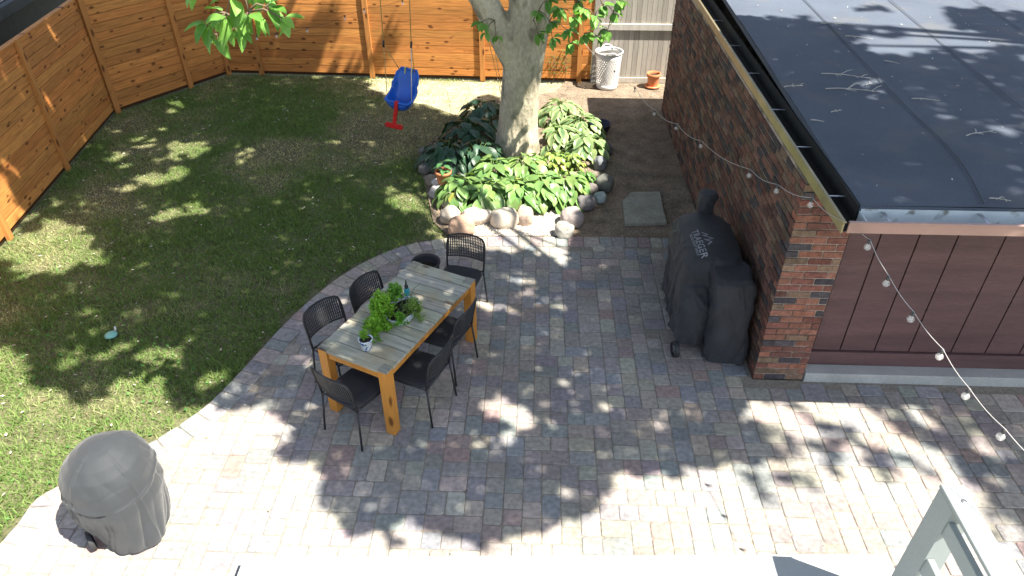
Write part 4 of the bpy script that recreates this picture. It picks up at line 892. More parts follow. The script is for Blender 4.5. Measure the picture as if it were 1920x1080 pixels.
md = seat.modifiers.new('thick', 'SOLIDIFY'); md.thickness = .03; md.offset = 0; ms = seat.modifiers.new('sub', 'SUBSURF'); ms.levels = 2; ms.render_levels = 2
mb = MB(); ol = [grid_ for grid_ in range(0)]
pts = []
for i in range(len(rows)):
    (x, y, z), w_, sd = rows[i], wid[i], side[i]; pts.append((w_ * .93, y - sd * .9 * (1 if z > .05 else .25), z + sd * (1.2 if z < .12 else .3)))
loop = pts + [(-a, b, c) for a, b, c in reversed(pts)]
mb.tube(loop, .019, 8, closed=True); mb.build('seat_rim', M['blue'], sw)
mb = MB(); mb.box((-.022, -.235, -.13), (.022, -.195, .05), bev=.008); mb.box((-.02, -.26, -.25), (.02, -.225, -.10), bev=.008)
mb.box((-.115, -.275, -.30), (.115, -.235, -.235), bev=.012); mb.build('t_bar', M['red'], sw)
mb = MB()
for s in (-.045, .045): mb.box((s - .008, .135, .23), (s + .008, .15, .372)); mb.box((s - .008, .135, .373), (s + .008, .2, .380))
mb.build('strap', M['yellow'], sw)
seat.rotation_euler = (-.15, 0, 0)
for c in sw.children: c.rotation_euler = (-.1, .0, 0)
sw.rotation_euler = (0, .12, -.22)
def wpt(u, v, y, off): q = PY(u, v, y); return Vector(q) - off
sw.scale = (1.22,) * 3; mw = Matrix.LocRotScale(sw.location, sw.rotation_euler, sw.scale); inv = mw.inverted(); sy = float(sp[1])
def rope(pts, r, m_): mb = MB(); mb.tube([inv @ Vector(q) for q in pts], r, 6); mb.build('rope', M[m_], sw)
jl = PY(719, 82, sy); jr = PY(771, 84, sy)
tl_ = Vector(PY(713, 0, sy)); tr_ = Vector(PY(768, 0, sy)); up_l = Vector(jl) + (tl_ - Vector(jl)) * 5; up_r = Vector(jr) + (tr_ - Vector(jr)) * 5
rope([mw @ Vector((-.165, -.12, .08)), jl], .005, 'rope'); rope([mw @ Vector((-.10, .14, .33)), jl], .005, 'rope'); rope([jl, up_l], .006, 'rope')
rope([mw @ Vector((.165, -.12, .08)), jr], .006, 'rope_white'); rope([mw @ Vector((.10, .14, .33)), jr], .005, 'rope'); rope([jr, up_r], .006, 'rope')
for s, j_ in ((-1, jl), (1, jr)):
    mb = MB(); q = inv @ Vector(j_); mb.tube([q + Vector((0, 0, -.04)), q + Vector((0, 0, .04))], .014, 8); mb.build('buckle', M['rubber'], sw)
# second pair of ropes left of the trunk
mb = MB(); a0 = PY(908, 60, 10.9); 
for (u0, v0, u1, v1) in ((918, 85, 934, 150), (928, 95, 938, 152)): mb.tube([PY(u0 - (u1-u0) * 5, v0 - (v1-v0) * 5, 10.9), PY(u0, v0, 10.9), PY(u1, v1, 10.9), PY(u1 + 8, v1 + 40, 10.9)], .005, 6)
o = mb.build('hanging_rope', M['rope']); tag(o, 'thin pair of ropes hanging behind the left side of the trunk', 'rope')

# ------------------------------------------------------------------ smoker under its cover
def remesh_obj(mb, name, mat_, parent, vox, disp, smooth_it=8):
    o = mb.build(name, mat_, parent); r = o.modifiers.new('r', 'REMESH'); r.mode = 'VOXEL'; r.voxel_size = vox; r.use_smooth_shade = True; s = o.modifiers.new('s', 'SMOOTH'); s.iterations = smooth_it
    dg = bpy.context.evaluated_depsgraph_get(); m2 = bpy.data.meshes.new_from_object(o.evaluated_get(dg)); o.modifiers.clear(); o.data = m2
    c = np.empty(len(m2.vertices) * 3, np.float32); nn = np.empty_like(c); m2.vertices.foreach_get('co', c); m2.vertices.foreach_get('normal', nn); c = c.reshape(-1, 3); nn = nn.reshape(-1, 3)
    for i in range(len(c)): c[i] += nn[i] * disp(Vector(c[i]), Vector(nn[i]))
    m2.vertices.foreach_set('co', c.ravel()); m2.update(); m2.polygons.foreach_set('use_smooth', [True] * len(m2.polygons))
    if not m2.materials: m2.materials.append(mat_)
    return o
def loft(mb, rings, n=36, e=2.6):
    """rings: (cx, cy, z, hx, hy); superellipse stack, closed"""
    vs = []
    for (cx, cy, z, hx, hy, *ee) in rings:
        ex = ee[0] if ee else e
        for k in range(n):
            t = 2 * PI * k / n; c_, s_ = math.cos(t), math.sin(t)
            vs.append((cx + hx * math.copysign(abs(c_) ** (2 / ex), c_), cy + hy * math.copysign(abs(s_) ** (2 / ex), s_), z))
    fs = [(i*n+k, i*n+(k+1) % n, (i+1)*n+(k+1) % n, (i+1)*n+k) for i in range(len(rings)-1) for k in range(n)]
    fs += [tuple(reversed(range(n))), tuple((len(rings)-1)*n+k for k in range(n))]
    mb.add(vs, fs)
SX, SY = 1.76, 5.95
smk = empty('covered_smoker', (SX, SY, 0)); tag(smk, 'pellet smoker grill under a black cloth cover beside the brick wall', 'grill')
mb = MB()
# cooking barrel with side tables under the cloth
loft(mb, [(-.03, .12, .12, .30, .50, 7), (-.03, .12, .45, .285, .49, 7), (-.03, .14, .74, .295, .48, 6), (-.03, .16, .93, .285, .46, 5), (-.03, .17, 1.0, .255, .435, 4), (-.03, .18, 1.05, .18, .37, 2.8), (-.03, .18, 1.075, .10, .28, 2.4)])
# hopper block at the near end, right side
loft(mb, [(.14, -.40, .03, .185, .23, 9), (.14, -.39, .4, .18, .22, 9), (.125, -.36, .80, .178, .21, 9), (.12, -.345, .91, .172, .20, 8), (.12, -.33, .955, .15, .17, 6)])
# low front shelf on the near left
loft(mb, [(-.19, -.30, .15, .15, .20, 4), (-.20, -.30, .36, .13, .19, 4), (-.19, -.24, .55, .15, .24, 3.5), (-.17, -.12, .74, .16, .24, 3), (-.14, -.02, .88, .14, .18, 2.4)])
# chimney hood
loft(mb, [(.0, .48, .6, .14, .14), (.0, .53, .95, .09, .08), (.01, .57, 1.08, .075, .07), (.01, .58, 1.16, .085, .08), (.015, .585, 1.24, .095, .085), (.02, .59, 1.275, .085, .075)], 20, 2.2)
def dsp(p, n):
    side = 1 - abs(n.z); z = p.z; u_ = p.x * 1.3 + p.y; ph = 2.5 * noise.noise(Vector((p.x * 2, p.y * 2, z * 1.2)))
    pleat = side * (.006 + .035 * max(0, .8 - z)) * (abs(math.sin(9 * u_ + 2 * ph)) ** .6 - .7)
    f = .022 * side * noise.noise(Vector((p.x * 5, p.y * 5, z * 1.3))) + .010 * noise.noise(Vector((p.x * 4, p.y * 4, z * 6 + 5)))
    rdg = 1 - abs(noise.noise(Vector((p.x * 4 + 3, p.y * 4, z * 2.6 + (p.x + p.y) * 1.5)))) * 4
    r2 = max(0, 1 - abs(noise.noise(Vector((p.x * 6, p.y * 6 + 3, z * 1.6 + p.x * 2)))) * 7); buck = side * .018 * max(0, noise.noise(Vector((p.x * 3, p.y * 3 + 5, z * 2))) + .2) * (abs(math.sin(z * 15 + 3 * ph + 4 * u_)) ** .5 - .75); return pleat + buck + f * .7 + .022 * max(0, rdg) * (.12 + .88 * side) + .016 * r2 * (.1 + .9 * side) + .02 * side * max(0, .35 - z) * math.sin(14 * math.atan2(p.y, p.x))
cov = remesh_obj(mb, 'cover', M['cover'], smk, .011, dsp, 5)
bvh = BVHTree.FromPolygons([v.co.copy() for v in cov.data.vertices], [tuple(p_.vertices) for p_ in cov.data.polygons])
def on_cover(pts2, org, ex, ey, nrm, faces, name, par, off=.004, m_=None):
    """drape flat lettering (2-D points) onto the cloth along -nrm"""
    vs = []
    for (a, b) in pts2:
        q = org + ex * a + ey * b; h = bvh.ray_cast(q + nrm * .4, -nrm, 1.2); vs.append((h[0] + nrm * off) if h[0] is not None else q)
    mb = MB(); mb.add(vs, faces); return mb.build(name, m_ or M['logo'], par)
def text2d(s, size, res=3):
    cu = bpy.data.curves.new('t', 'FONT'); cu.body = s; cu.size = size; cu.resolution_u = res; cu.space_character = 1.08; cu.offset = size * .012; o = bpy.data.objects.new('t', cu); COL.objects.link(o)
    dg = bpy.context.evaluated_depsgraph_get(); m_ = bpy.data.meshes.new_from_object(o.evaluated_get(dg)); bpy.data.objects.remove(o)
    return [(v.co.x, v.co.y) for v in m_.vertices], [tuple(p_.vertices) for p_ in m_.polygons]
# lettering reads downwards towards the camera, on the lid's upper left
o1 = Vector(P(1297, 442, 1.0)) - Vector((SX, SY, 0)); o2 = Vector(P(1316, 486, 1.0)) - Vector((SX, SY, 0)); exl = (o2 - o1).length; ex = (o2 - o1).normalized(); nr = Vector((-.25, -.1, 1)).normalized(); ex = (ex - nr * ex.dot(nr)).normalized(); ey = nr.cross(ex)
t_pts, t_f = text2d('TRAEGER', .1); wmax = max(a for a, b in t_pts); sc_ = exl / wmax
on_cover([(a * sc_, b * sc_ * 1.0) for a, b in t_pts], o1, ex, ey, nr, t_f, 'brand_lettering', cov)
# small line of lettering under the name
cap = max(b for a, b in t_pts) * sc_
t_pts, t_f = text2d('WOOD PELLET GRILLS', .1); w2 = max(a for a, b in t_pts); s2 = exl * .8 / w2
on_cover([(a * s2 + exl * .1, b * s2 - .03) for a, b in t_pts], o1, ex, ey, nr, t_f, 'small_lettering', cov)
# mountain emblem: three slanted peaks
em = []; ef = []
for (x0, x1, x2, h) in ((.02, .055, .075, .055), (.055, .10, .125, .085), (.10, .14, .175, .06)):
    w_ = .012; b = len(em); em += [(x0, 0), (x0 + w_, 0), (x1, h - w_ * 1.6), (x1, h)]; ef.append((b, b+1, b+2, b+3)); b = len(em); em += [(x1, h), (x1, h - w_ * 1.6), (x2 - w_, .012), (x2, .012)]; ef.append((b, b+1, b+2, b+3))
on_cover([((a - .02) / .155 * exl * .55 + exl * .12, b * 1.15 + cap + .018) for a, b in em], o1, ex, ey, nr, ef, 'emblem', cov)
def wheel(loc, r, w_, parent, rz=0):
    wo = empty('wheel', loc, rz); wo.parent = parent
    mb = MB(); vs = []; prof = [(r * .78, -w_ / 2), (r * .96, -w_ / 2), (r, -w_ / 3), (r, w_ / 3), (r * .96, w_ / 2), (r * .78, w_ / 2), (r * .78, -w_ / 2)]
    n = 28
    for (a, x) in prof:
        for k in range(n): vs.append((x, a * math.cos(2*PI*k/n), a * math.sin(2*PI*k/n)))
    mb.add(vs, [(i*n+k, i*n+(k+1) % n, (i+1)*n+(k+1) % n, (i+1)*n+k) for i in range(len(prof)-1) for k in range(n)], sm=True); mb.build('tyre', M['rubber'], wo)
    mb = MB(); mb.box((-w_*.3, -.02, -.02), (w_*.3, .02, .02))
    for k in range(6):
        a = k * PI / 3; mb.tube([(0, 0, 0), (0, r * .8 * math.cos(a), r * .8 * math.sin(a))], .012, 6)
    mb.build('rim', M['steel'], wo)
wheel((-.33, -.50, .085), .085, .05, smk, .15); wheel((.345, -.50, .085), .085, .045, smk)

# ------------------------------------------------------------------ kettle grill under grey cover
KX, KY = -3.09, 3.32
kt = empty('covered_kettle_grill', (KX, KY, 0)); tag(kt, 'round kettle grill under a grey cover at the lower left of the patio', 'grill')
mb = MB(); loft(mb, [(.085, -.06, .01, .20, .215, 3.0), (.07, -.05, .14, .225, .24, 2.6), (.04, -.03, .28, .27, .28), (.01, 0, .42, .31, .32, 2.2), (0, 0, .55, .312, .322, 2.1), (0, 0, .66, .295, .305, 2.1), (0, 0, .76, .255, .265, 2), (0, 0, .83, .195, .2, 2), (0, 0, .872, .12, .12, 2), (0, 0, .885, .06, .06, 2)], 40, 2.2)
def dk(p, n):
    side = 1 - abs(n.z); a = math.atan2(p.y, p.x); z = p.z
    f = .020 * noise.noise(Vector((p.x * 4.2, p.y * 4.2, z * 4 + 1))) + .002 * noise.noise(Vector((p.x * 8, p.y * 8, z * 5 + 2)))
    ph = 2.2 * noise.noise(Vector((math.cos(a), math.sin(a), z * 1.1)))
    lo = max(0, .62 - z); up = max(0, 1 - abs(z - .74) / .22)
    pleat = (.004 + .075 * lo) * (abs(math.sin(3.5 * a + ph)) ** .6 - .7) + (.03 * lo) * (abs(math.sin(8.5 * a + 2 * ph + 1)) ** .7 - .6) + .009 * up * (abs(math.sin(6 * a + 3 * ph + z * 3)) - .6)
    gate = max(0, noise.noise(Vector((math.cos(a) * 1.5 + 2, math.sin(a) * 1.5, z * 2))) + .25)
    buck = .030 * gate * (abs(math.sin(z * 17 + 2.5 * math.sin(a * 2) + 3 * ph)) ** .5 - .75) * math.exp(-((z - .44) / .2) ** 2)
    rdg = buck; pl = pleat * side
    seam = .008 * math.exp(-((a + 1.85) / .03) ** 2) + .007 * math.exp(-((a + .5) / .03) ** 2) + .007 * math.exp(-((a - 1.2) / .03) ** 2) + .010 * math.exp(-((z - .55 - .03 * math.sin(2 * a)) / .014) ** 2)
    return f + rdg + pl + seam
kc = remesh_obj(mb, 'cover', M['cover_grey'], kt, .0095, dk, 5)
mb = MB(); q = Vector(P(200, 870, .93)) - Vector((KX, KY, 0)); mb.box((-.10, .0, .868), (-.075, .025, .876), bev=.001); mb.build('tag_patch', M['logo'], kc)
wheel((-.20, -.22, .08), .08, .035, kt, .7)

# ------------------------------------------------------------------ table
tc_ = (-1.205, 5.115); ta = math.atan2(1.355, .625)
tb = empty('patio_table', (tc_[0], tc_[1], 0), ta); tag(tb, 'weathered plank patio table with orange legs', 'table')
TL, TWd, TH = 1.50, .72, .75
mb = MB(); npl = 10
for i in range(npl):
    a = -TL / 2 + i * TL / npl + .002; b = a + TL / npl - .008; k = random.uniform(.88, 1.12); zz = TH + random.uniform(-.001, .001)
    y0, y1 = -TWd / 2, TWd / 2
    if i in (0, npl - 1): y0 += .093; y1 -= .093
    mb.box((a, y0, TH - .028), (b, y1, zz), (k, k * random.uniform(.97, 1.03), k * random.uniform(.92, 1.02)), bev=.003)
for sx in (-1, 1):                                    # infill beside the leg tops
    for sy_ in (-1, 1):
        x0 = sx * (TL / 2 - .15); x1 = sx * (TL / 2 - .094); mb.box((min(x0, x1) + .001, min(sy_ * (TWd/2 - .091), sy_ * TWd/2), TH - .028), (max(x0, x1) - .001, max(sy_ * (TWd/2 - .091), sy_ * TWd/2), TH - .0005), (.95, .95, .9))
top = mb.build('tabletop', M['table_top'], tb)
# planks run across: give the material the across direction
top_m = wood('weathered_table_boards_across', (.37, .365, .30), ax='y', ksc=(9, 3.5, 1), grain=.3, gr=(.36, .29, .17), rough=.85); top.data.materials[0] = top_m
for sx in (-1, 1):
    for sy_ in (-1, 1):
        x = sx * (TL / 2 - .046); y = sy_ * (TWd / 2 - .046); mb = MB(); mb.box((x - .044, y - .044, 0), (x + .044, y + .044, TH - .012), (1, 1, 1), bev=.004); lg = mb.build('leg', M['table_leg'], tb)
        mb = MB(); mb.box((x - .045, y - .045, TH - .0115), (x + .045, y + .045, TH + .003), (.72, .72, .72), bev=.002); mb.build('leg_cap', top_m, lg)
mb = MB()
for sy_ in (-1, 1): y = sy_ * (TWd / 2 - .03); mb.box((-TL/2 + .095, y - .012, TH - .10), (TL/2 - .095, y + .012, TH - .03), (1, 1, 1))
for sx in (-1, 1): x = sx * (TL / 2 - .03); mb.box((x - .012, -TWd/2 + .095, TH - .10), (x + .012, TWd/2 - .095, TH - .03), (1, 1, 1))
mb.build('apron', M['table_leg'], tb)
# oval planter with herbs
def herb(name, cen, r, h, n, cols, parent, ls=(.014, .028)):
    """sprigs: each a short stem with leaves round it and a lighter tip"""
    rg = RNG; ns = max(10, n // 34); C0 = np.array(cen); V = []; cl = []
    for i in range(ns):
        a = rg.uniform(0, 2 * PI); rad = math.sqrt(rg.random()) * r * (1 + .25 * math.sin(3 * a + cen[0] * 9)); tip = C0 + np.array([math.cos(a) * rad, math.sin(a) * rad, h * (.75 - .95 * (rad / r) ** 2) + rg.normal(0, .018)])
        root_ = C0 + np.array([math.cos(a) * rad * .45, math.sin(a) * rad * .45, -.35 * h]); m = int(rg.integers(22, 46)); t = rg.random(m) ** .6
        c = root_ + (tip - root_) * t[:, None] + rg.normal(0, .011, (m, 3)); yaw = rg.uniform(0, 2*PI, m); pt = rg.normal(.05, .5, m)
        d = np.stack([np.cos(yaw) * np.cos(pt), np.sin(yaw) * np.cos(pt), np.sin(pt)], 1); s_n = np.stack([-np.sin(yaw), np.cos(yaw), rg.normal(0, .4, m)], 1); l = rg.uniform(*ls, m)[:, None] * .55; w_ = l * .7
        V.append(np.stack([c - d * l, c + s_n * w_, c + d * l, c - s_n * w_], 1).reshape(-1, 3)); q = rg.random((m, 1)) * .5 + .5 * t[:, None]; cl.append((np.array(cols[0]) * q + np.array(cols[1]) * (1 - q)) * rg.uniform(.75, 1.2))
    V = np.concatenate(V); cl = np.concatenate(cl)
    return np_mesh(name, V, np.arange(len(V)).reshape(-1, 4), cl, M['herb'], parent)
pl_ = empty('herb_planter', (-1.17, 5.03, TH), ta); tag(pl_, 'oval blue and white ceramic bowl overflowing with bright green herbs on the table', 'planter')
mb = MB(); mb.lathe([(0, 0.0), (.10, 0), (.105, .012), (.135, .05), (.145, .1), (.15, .105), (.14, .105), (.13, .06), (.09, .02)], 36, sx=1.35, sy=.85); mb.build('bowl', M['ceramic'], pl_)
mb = MB(); mb.lathe([(.135, .085), (.06, .09), (0, .09)], 28, sx=1.35, sy=.85); mb.build('soil', M['pot_soil'], pl_)
ct, st_ = math.cos(-ta), math.sin(-ta)
def tl2(u, v, z): q = P(u, v, z); dx, dy = q[0] + 1.17, q[1] - 5.03; return (dx * ct - dy * st_, dx * st_ + dy * ct, z - TH)
herb('herb_foliage', tl2(715, 575, .92), .125, .2, 3400, [(.29, .50, .05), (.13, .32, .03)], pl_)
herb('herb_foliage', tl2(705, 608, .85), .12, .15, 2500, [(.24, .44, .04), (.11, .28, .03)], pl_)
herb('herb_foliage', tl2(740, 552, .95), .09, .14, 1300, [(.17, .37, .05), (.09, .24, .03)], pl_)
herb('herb_foliage', tl2(775, 582, .85), .10, .17, 2000, [(.24, .35, .07), (.13, .23, .05)], pl_, (.009, .02))
herb('herb_foliage', tl2(750, 600, .88), .06, .07, 600, [(.14, .32, .03), (.09, .23, .03)], pl_, (.012, .022))
mb = MB()
for k in range(26):
    a = random.uniform(0, 2*PI); q = Vector((random.uniform(-.15, .15), random.uniform(-.08, .08), .08)); e = q + Vector((math.cos(a) * .13, math.sin(a) * .13, random.uniform(.02, .2))); mb.tube([q, q.lerp(e, .5) + Vector((0, 0, .05)), e], .0025, 4)
mb.build('stems', M['stem'], pl_)
q = P(687, 656, TH); sp_ = empty('seedling_pot', (q[0], q[1] + .02, TH)); tag(sp_, 'small blue and white cup with dark soil and a seedling at the table end', 'flower pot')
mb = MB(); mb.lathe([(0, 0), (.042, 0), (.045, .005), (.058, .1), (.064, .105), (.064, .112), (.056, .112), (.05, .09)], 28); mb.build('pot', M['ceramic'], sp_)
mb = MB(); mb.lathe([(.054, .098), (.03, .1), (0, .1)], 20); mb.build('soil', M['pot_soil'], sp_)
mb = MB()
for k in range(22): a = k * 2.4; h = .11 + .0035 * k; leaf_mesh(mb, Vector((-.01, .01, h)), (math.cos(a), math.sin(a), .35), (0, 0, 1), .045, .03, (.15 + .05 * random.random(), .34, .035), nl=3)
mb.build('seedling', M['herb'], sp_)
q = P(757, 577, TH); sb = empty('spray_bottle', (q[0] + .01, q[1] + .16, TH)); tag(sb, 'teal bottle with black nozzle standing behind the herbs on the table', 'bottle')
mb = MB(); mb.lathe([(0, 0), (.026, 0), (.028, .005), (.028, .09), (.02, .11), (.0, .112)], 20); mb.build('body', M['teal'], sb)
mb = MB(); mb.lathe([(.019, .111), (.019, .135), (.010, .145), (.006, .19), (.003, .2), (0, .2)], 14); mb.build('nozzle', M['rubber'], sb)
mb = MB(); mb.lathe([(0, .02), (.10, .02), (.105, .0), (.14, .0), (.15, .28), (.165, .285), (.165, .30), (.15, .30), (.14, .27), (.12, .08), (0, .08)], 32)
o = mb.build('round_planter', M['rubber'], None, (-1.21, 6.60, 0)); tag(o, 'empty round black planter on the pavers behind the table', 'planter')
mb = MB(); mb.lathe([(.135, .2), (.07, .21), (0, .2)], 24); mb.build('soil', M['pot_soil'], o)

# ------------------------------------------------------------------ chairs
def make_chair(label):
    r = empty('patio_chair'); tag(r, label, 'chair', 'black woven chairs round the table'); R_ = .0095
    for s in (-1, 1):
        mb = MB(); mb.tube([(s * .225, .20, 0), (s * .205, .17, .43)], R_, 8); mb.build('leg', M['chair'], r)
        mb = MB(); mb.tube([(s * .225, -.23, 0), (s * .205, -.19, .43)], R_, 8); mb.build('leg', M['chair'], r)
    # back hoop
    pts = [(-.205, -.19, .43), (-.21, -.205, .55), (-.212, -.23, .68), (-.205, -.245, .745), (-.175, -.262, .785), (-.09, -.285, .80), (0, -.292, .803), (.09, -.285, .80), (.175, -.262, .785), (.205, -.245, .745), (.212, -.23, .68), (.21, -.205, .55), (.205, -.19, .43)]
    mb = MB(); mb.tube(pts, .010, 8); low = [(-.21, -.205, .55), (-.1, -.235, .555), (0, -.243, .556), (.1, -.235, .555), (.21, -.205, .55)]; mb.tube(low, .008, 8); mb.build('back_frame', M['chair'], r)
    mb = MB()
    for k in range(21):
        t = -1 + 2 * (k + .5) / 21; x = t * .205; yl = -.243 + .038 * t * t; yu = -.292 + .045 * t * t; zu = .800 - .04 * max(0, abs(t) - .75) * 4 * .6; mb.box((x - .0062, 0, 0), (x + .0062, .004, 1), M=Matrix(((1, 0, 0, 0), (0, 1, yu - yl, yl), (0, 0, zu - .556, .556), (0, 0, 0, 1))))
    for k in range(7):
        z = .585 + k * .031; f = (z - .556) / .244; mb.tube([(t * .205, (-.243 + .038 * t * t) * (1 - f) + (-.292 + .045 * t * t) * f, z) for t in (-1, -.5, 0, .5, 1)], .0035, 5)
    mb.build('backrest', M['weave'], r)
    mb = MB(); mb.tube([(-.205, -.19, .43), (-.21, .0, .432), (-.205, .17, .43), (-.15, .20, .43), (.15, .20, .43), (.205, .17, .43), (.21, 0, .432), (.205, -.19, .43)], R_, 8, closed=True); mb.build('seat_frame', M['chair'], r)
    mb = MB(); vs = []; n = 28
    for (hx, hy, z) in ((.19, .185, .425), (.205, .20, .43), (.208, .203, .445), (.19, .185, .458), (.10, .10, .452)):
        for k in range(n): t = 2*PI*k/n; c_, s_ = math.cos(t), math.sin(t); vs.append((hx * math.copysign(abs(c_) ** .45, c_), hy * math.copysign(abs(s_) ** .45, s_), z))
    mb.add(vs, [(i*n+k, i*n+(k+1) % n, (i+1)*n+(k+1) % n, (i+1)*n+k) for i in range(4) for k in range(n)] + [tuple(4*n+k for k in range(n)), tuple(reversed(range(n)))], sm=True); mb.build('seat', M['seat'], r)
    return r
def copy_thing(o, lab):
    c = o.copy(); COL.objects.link(c); c['label'] = lab
    for ch in o.children: d = ch.copy(); COL.objects.link(d); d.parent = c
    return c
CH_ = [((-.78, 6.10), (-.26, -.97), 'black woven chair at the far end of the table'), ((-1.75, 4.98), (.80, -.60), 'black woven chair on the lawn side nearest the camera'), ((-1.42, 5.42), (.87, -.49), 'black woven chair on the lawn side beside the herbs, farther back'),
       ((-1.52, 4.42), (.52, .85), 'black woven chair at the near end between the table legs'), ((-1.00, 4.69), (-.92, .38), 'black woven chair on the garage side nearest the camera'), ((-.84, 5.23), (-.92, .38), 'black woven chair on the garage side at the farther place')]
ch0 = make_chair(CH_[0][2])
for i, (c, f, lab) in enumerate(CH_):
    o = ch0 if i == 0 else copy_thing(ch0, lab); o.location = (c[0], c[1], .002); o.rotation_euler = (0, 0, math.atan2(f[1], f[0]) - PI / 2)

# ------------------------------------------------------------------ string lights
def string_lights(name, label, nodes, bulbs, cable, hang=True, bs=.024):
    root = empty(name, tuple(nodes[0])); tag(root, label, 'string lights'); off = Vector(nodes[0]); mb = MB(); pts = []
    for i in range(len(nodes) - 1):
        a, b = Vector(nodes[i]), Vector(nodes[i+1])
        for k in range(6): t = k / 6; pts.append(a.lerp(b, t) - off - Vector((0, 0, .05 * math.sin(PI * t) * min(1, (b - a).length))))
    pts.append(Vector(nodes[-1]) - off); mb.tube(pts, .0026, 5); mb.build('cable', M[cable], root)
    for b in bulbs:
        b = Vector(b) - off; bb = empty('bulb', b); bb.parent = root
        mb = MB(); mb.lathe([(.0, .0), (.011, -.002), (.012, -.03), (.009, -.034), (0, -.034)], 10); mb.build('socket', M['socket'], bb)
        mb = MB(); mb.lathe([(.009, -.032), (.013, -.04)] + [(bs * math.sin(t), -.038 - bs - bs * -math.cos(t) * -1 + 0) for t in [0.5, .9, 1.3, 1.7, 2.1, 2.5, 2.9, 3.14]], 16); gl = mb.build('globe', M['glass'], bb)
        mb = MB(); mb.tube([(-.004, 0, -.034), (-.007, 0, -.06), (.007, 0, -.06), (.004, 0, -.034)], .0012, 4); mb.build('filament', M['wire'], bb)
def D(u, v, d): return _C + ray(u, v) * d
upp = lambda p: (p[0], p[1], p[2] + .055)
rb = [(1627, 462, 4.9), (1662, 530, 4.75), (1708, 597, 4.6), (1762, 667, 4.4), (1811, 741, 4.2), (1877, 817, 3.98)]
rbp = [upp(D(*q)) for q in rb]
lw = [(1227, 213, 9.6), (1268, 240, 8.8), (1314, 273, 8.0), (1405, 328, 6.6), (1456, 357, 6.0), (1520, 383, 5.4)]
lwp = [upp(D(*q)) for q in lw]
string_lights('string_lights', 'clear globe string lights across the maroon garage front', [(rbp[0][0] - .01, 4.33, 2.166)] + rbp + [upp(D(1960, 900, 3.8)), upp(D(2200, 1150, 3.3))], rbp, 'wire')
fb = [(1152, 138, 11.6), (1190, 170, 10.6)]; fbp = [upp(D(*q)) for q in fb]
string_lights('string_lights', 'clear globe string lights swooping past the basket and brick side wall', [upp(D(1085, 75, 12.6))] + fbp + lwp + [(2.13, 4.34, 2.25)], fbp + lwp, 'wire')
bk_ = [(755, 6, 12.3), (683, 22, 12.4), (647, 35, 12.4), (576, 58, 12.4), (518, 68, 12.4), (482, 72, 12.4), (450, 70, 12.4)]; bkp = [upp(D(*q)) for q in bk_]
bkp = [upp(PY(u, v, 12.3)) for u, v, d in bk_]
string_lights('string_lights', 'clear globe string lights hanging before the back cedar fence', [upp(PY(870, -30, 12.0))] + bkp + [upp(PY(380, 40, 12.6))], bkp, 'wire_dark')

# ------------------------------------------------------------------ low white deck and railing in the foreground
pa, pb = P(457, 1044, .18), P(1665, 1038, .18); mb = MB(); c4 = [(pa[0], .2), (pb[0], .2), (pb[0], pb[1]), (pa[0], pa[1])]
mb.add([(x, y, -.02) for x, y in c4] + [(x, y, .174) for x, y in c4] + [(x + (.006 if i in (0, 3) else -.006), y - (.006 if i > 1 else -.006), .18) for i, (x, y) in enumerate(c4)], [(8, 9, 10, 11)] + [(l*4+i, l*4+(i+1) % 4, l*4+4+(i+1) % 4, l*4+4+i) for l in range(2) for i in range(4)])
o = mb.build('white_deck', M['white']); tag(o, 'low bright white platform along the bottom edge of the view', 'platform')
RXW, RYW, RZW = 2.427, 2.80, 1.38                     # far west top corner of the railing
rl = empty('white_railing', (RXW, RYW - .17, 0)); tag(rl, 'white painted post and horizontal rails at the bottom right corner', 'railing')
mb = MB(); mb.box((0, .0, 0), (.13, .168, RZW - .032), bev=.004); mb.build('post', M['rail_paint'], rl)
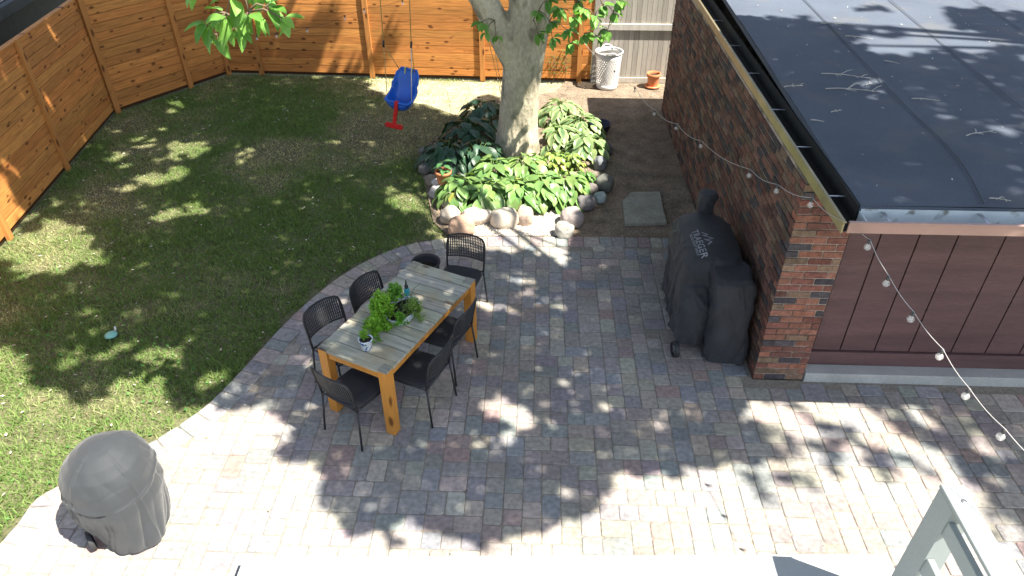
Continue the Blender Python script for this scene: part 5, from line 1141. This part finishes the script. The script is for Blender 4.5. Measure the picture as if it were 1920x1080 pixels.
mb = MB(); mb.box((-.004, -2.6, RZW - .03), (.134, .172, RZW), bev=.004); r1 = mb.build('top_rail', M['rail_paint'], rl)
mb = MB(); mb.lathe([(.0, RZW + .003), (.016, RZW + .003), (.018, RZW + .0005)], 16, (.075, .05, 0)); mb.build('screw', M['steel'], r1)
zs = [PX(u, v, RXW)[2] for u, v in ((1776, 981), (1763, 1005), (1736, 1048), (1722, 1075))]
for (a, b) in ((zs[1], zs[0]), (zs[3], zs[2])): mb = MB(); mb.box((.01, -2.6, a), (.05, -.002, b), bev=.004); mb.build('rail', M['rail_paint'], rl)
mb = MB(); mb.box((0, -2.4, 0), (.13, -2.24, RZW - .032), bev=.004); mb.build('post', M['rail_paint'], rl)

# small things
q = P(207, 626, .02); mb = MB(); mb.lathe([(0, .03), (.04, .028), (.062, .012), (.066, 0), (0, 0)], 20); o = mb.build('lawn_toy', M['mint'], None, (q[0], q[1], 0)); tag(o, 'small mint green plastic disc lying on the lawn', 'toy')
mb = MB(); mb.tube([(.03, .05, .02), (.035, .06, .07)], .012, 6); mb.build('knob', M['white_plastic'], o)
# bare saplings by the back fence
for (u, v, h, lab) in ((1058, 152, .62, 'slender young shrub with small leaves against the back cedar fence'), (1037, 150, .5, 'smaller leafy sapling just right of the trunk before the cedar fence')):
    q = P(u, v); r = empty('sapling', (q[0], q[1] - .1, 0)); tag(r, lab, 'shrub', 'saplings by the back fence'); mb = MB(); lb = MB(); mb.tube([(0, 0, 0), (.02, 0, h * .5), (.0, .02, h)], [.006, .005, .002], 5)
    for k in range(16):
        z = h * (.25 + .75 * k / 16); a = k * 2.4; d = Vector((math.cos(a), math.sin(a), .3)); e = Vector((0, 0, z)) + d * .1; mb.tube([(0.01, 0, z), e], .002, 4)
        for j in range(4): leaf_mesh(lb, Vector((0, 0, z)) + d * (.04 + .02 * j), (math.cos(a + j), math.sin(a + j), .2), (0, 0, 1), .04, .02, (.12, .2, .05), nl=3)
    mb.build('stem', M['twig'], r); lb.build('leaves', M['leaf'], r)
print('objects', len(bpy.data.objects))
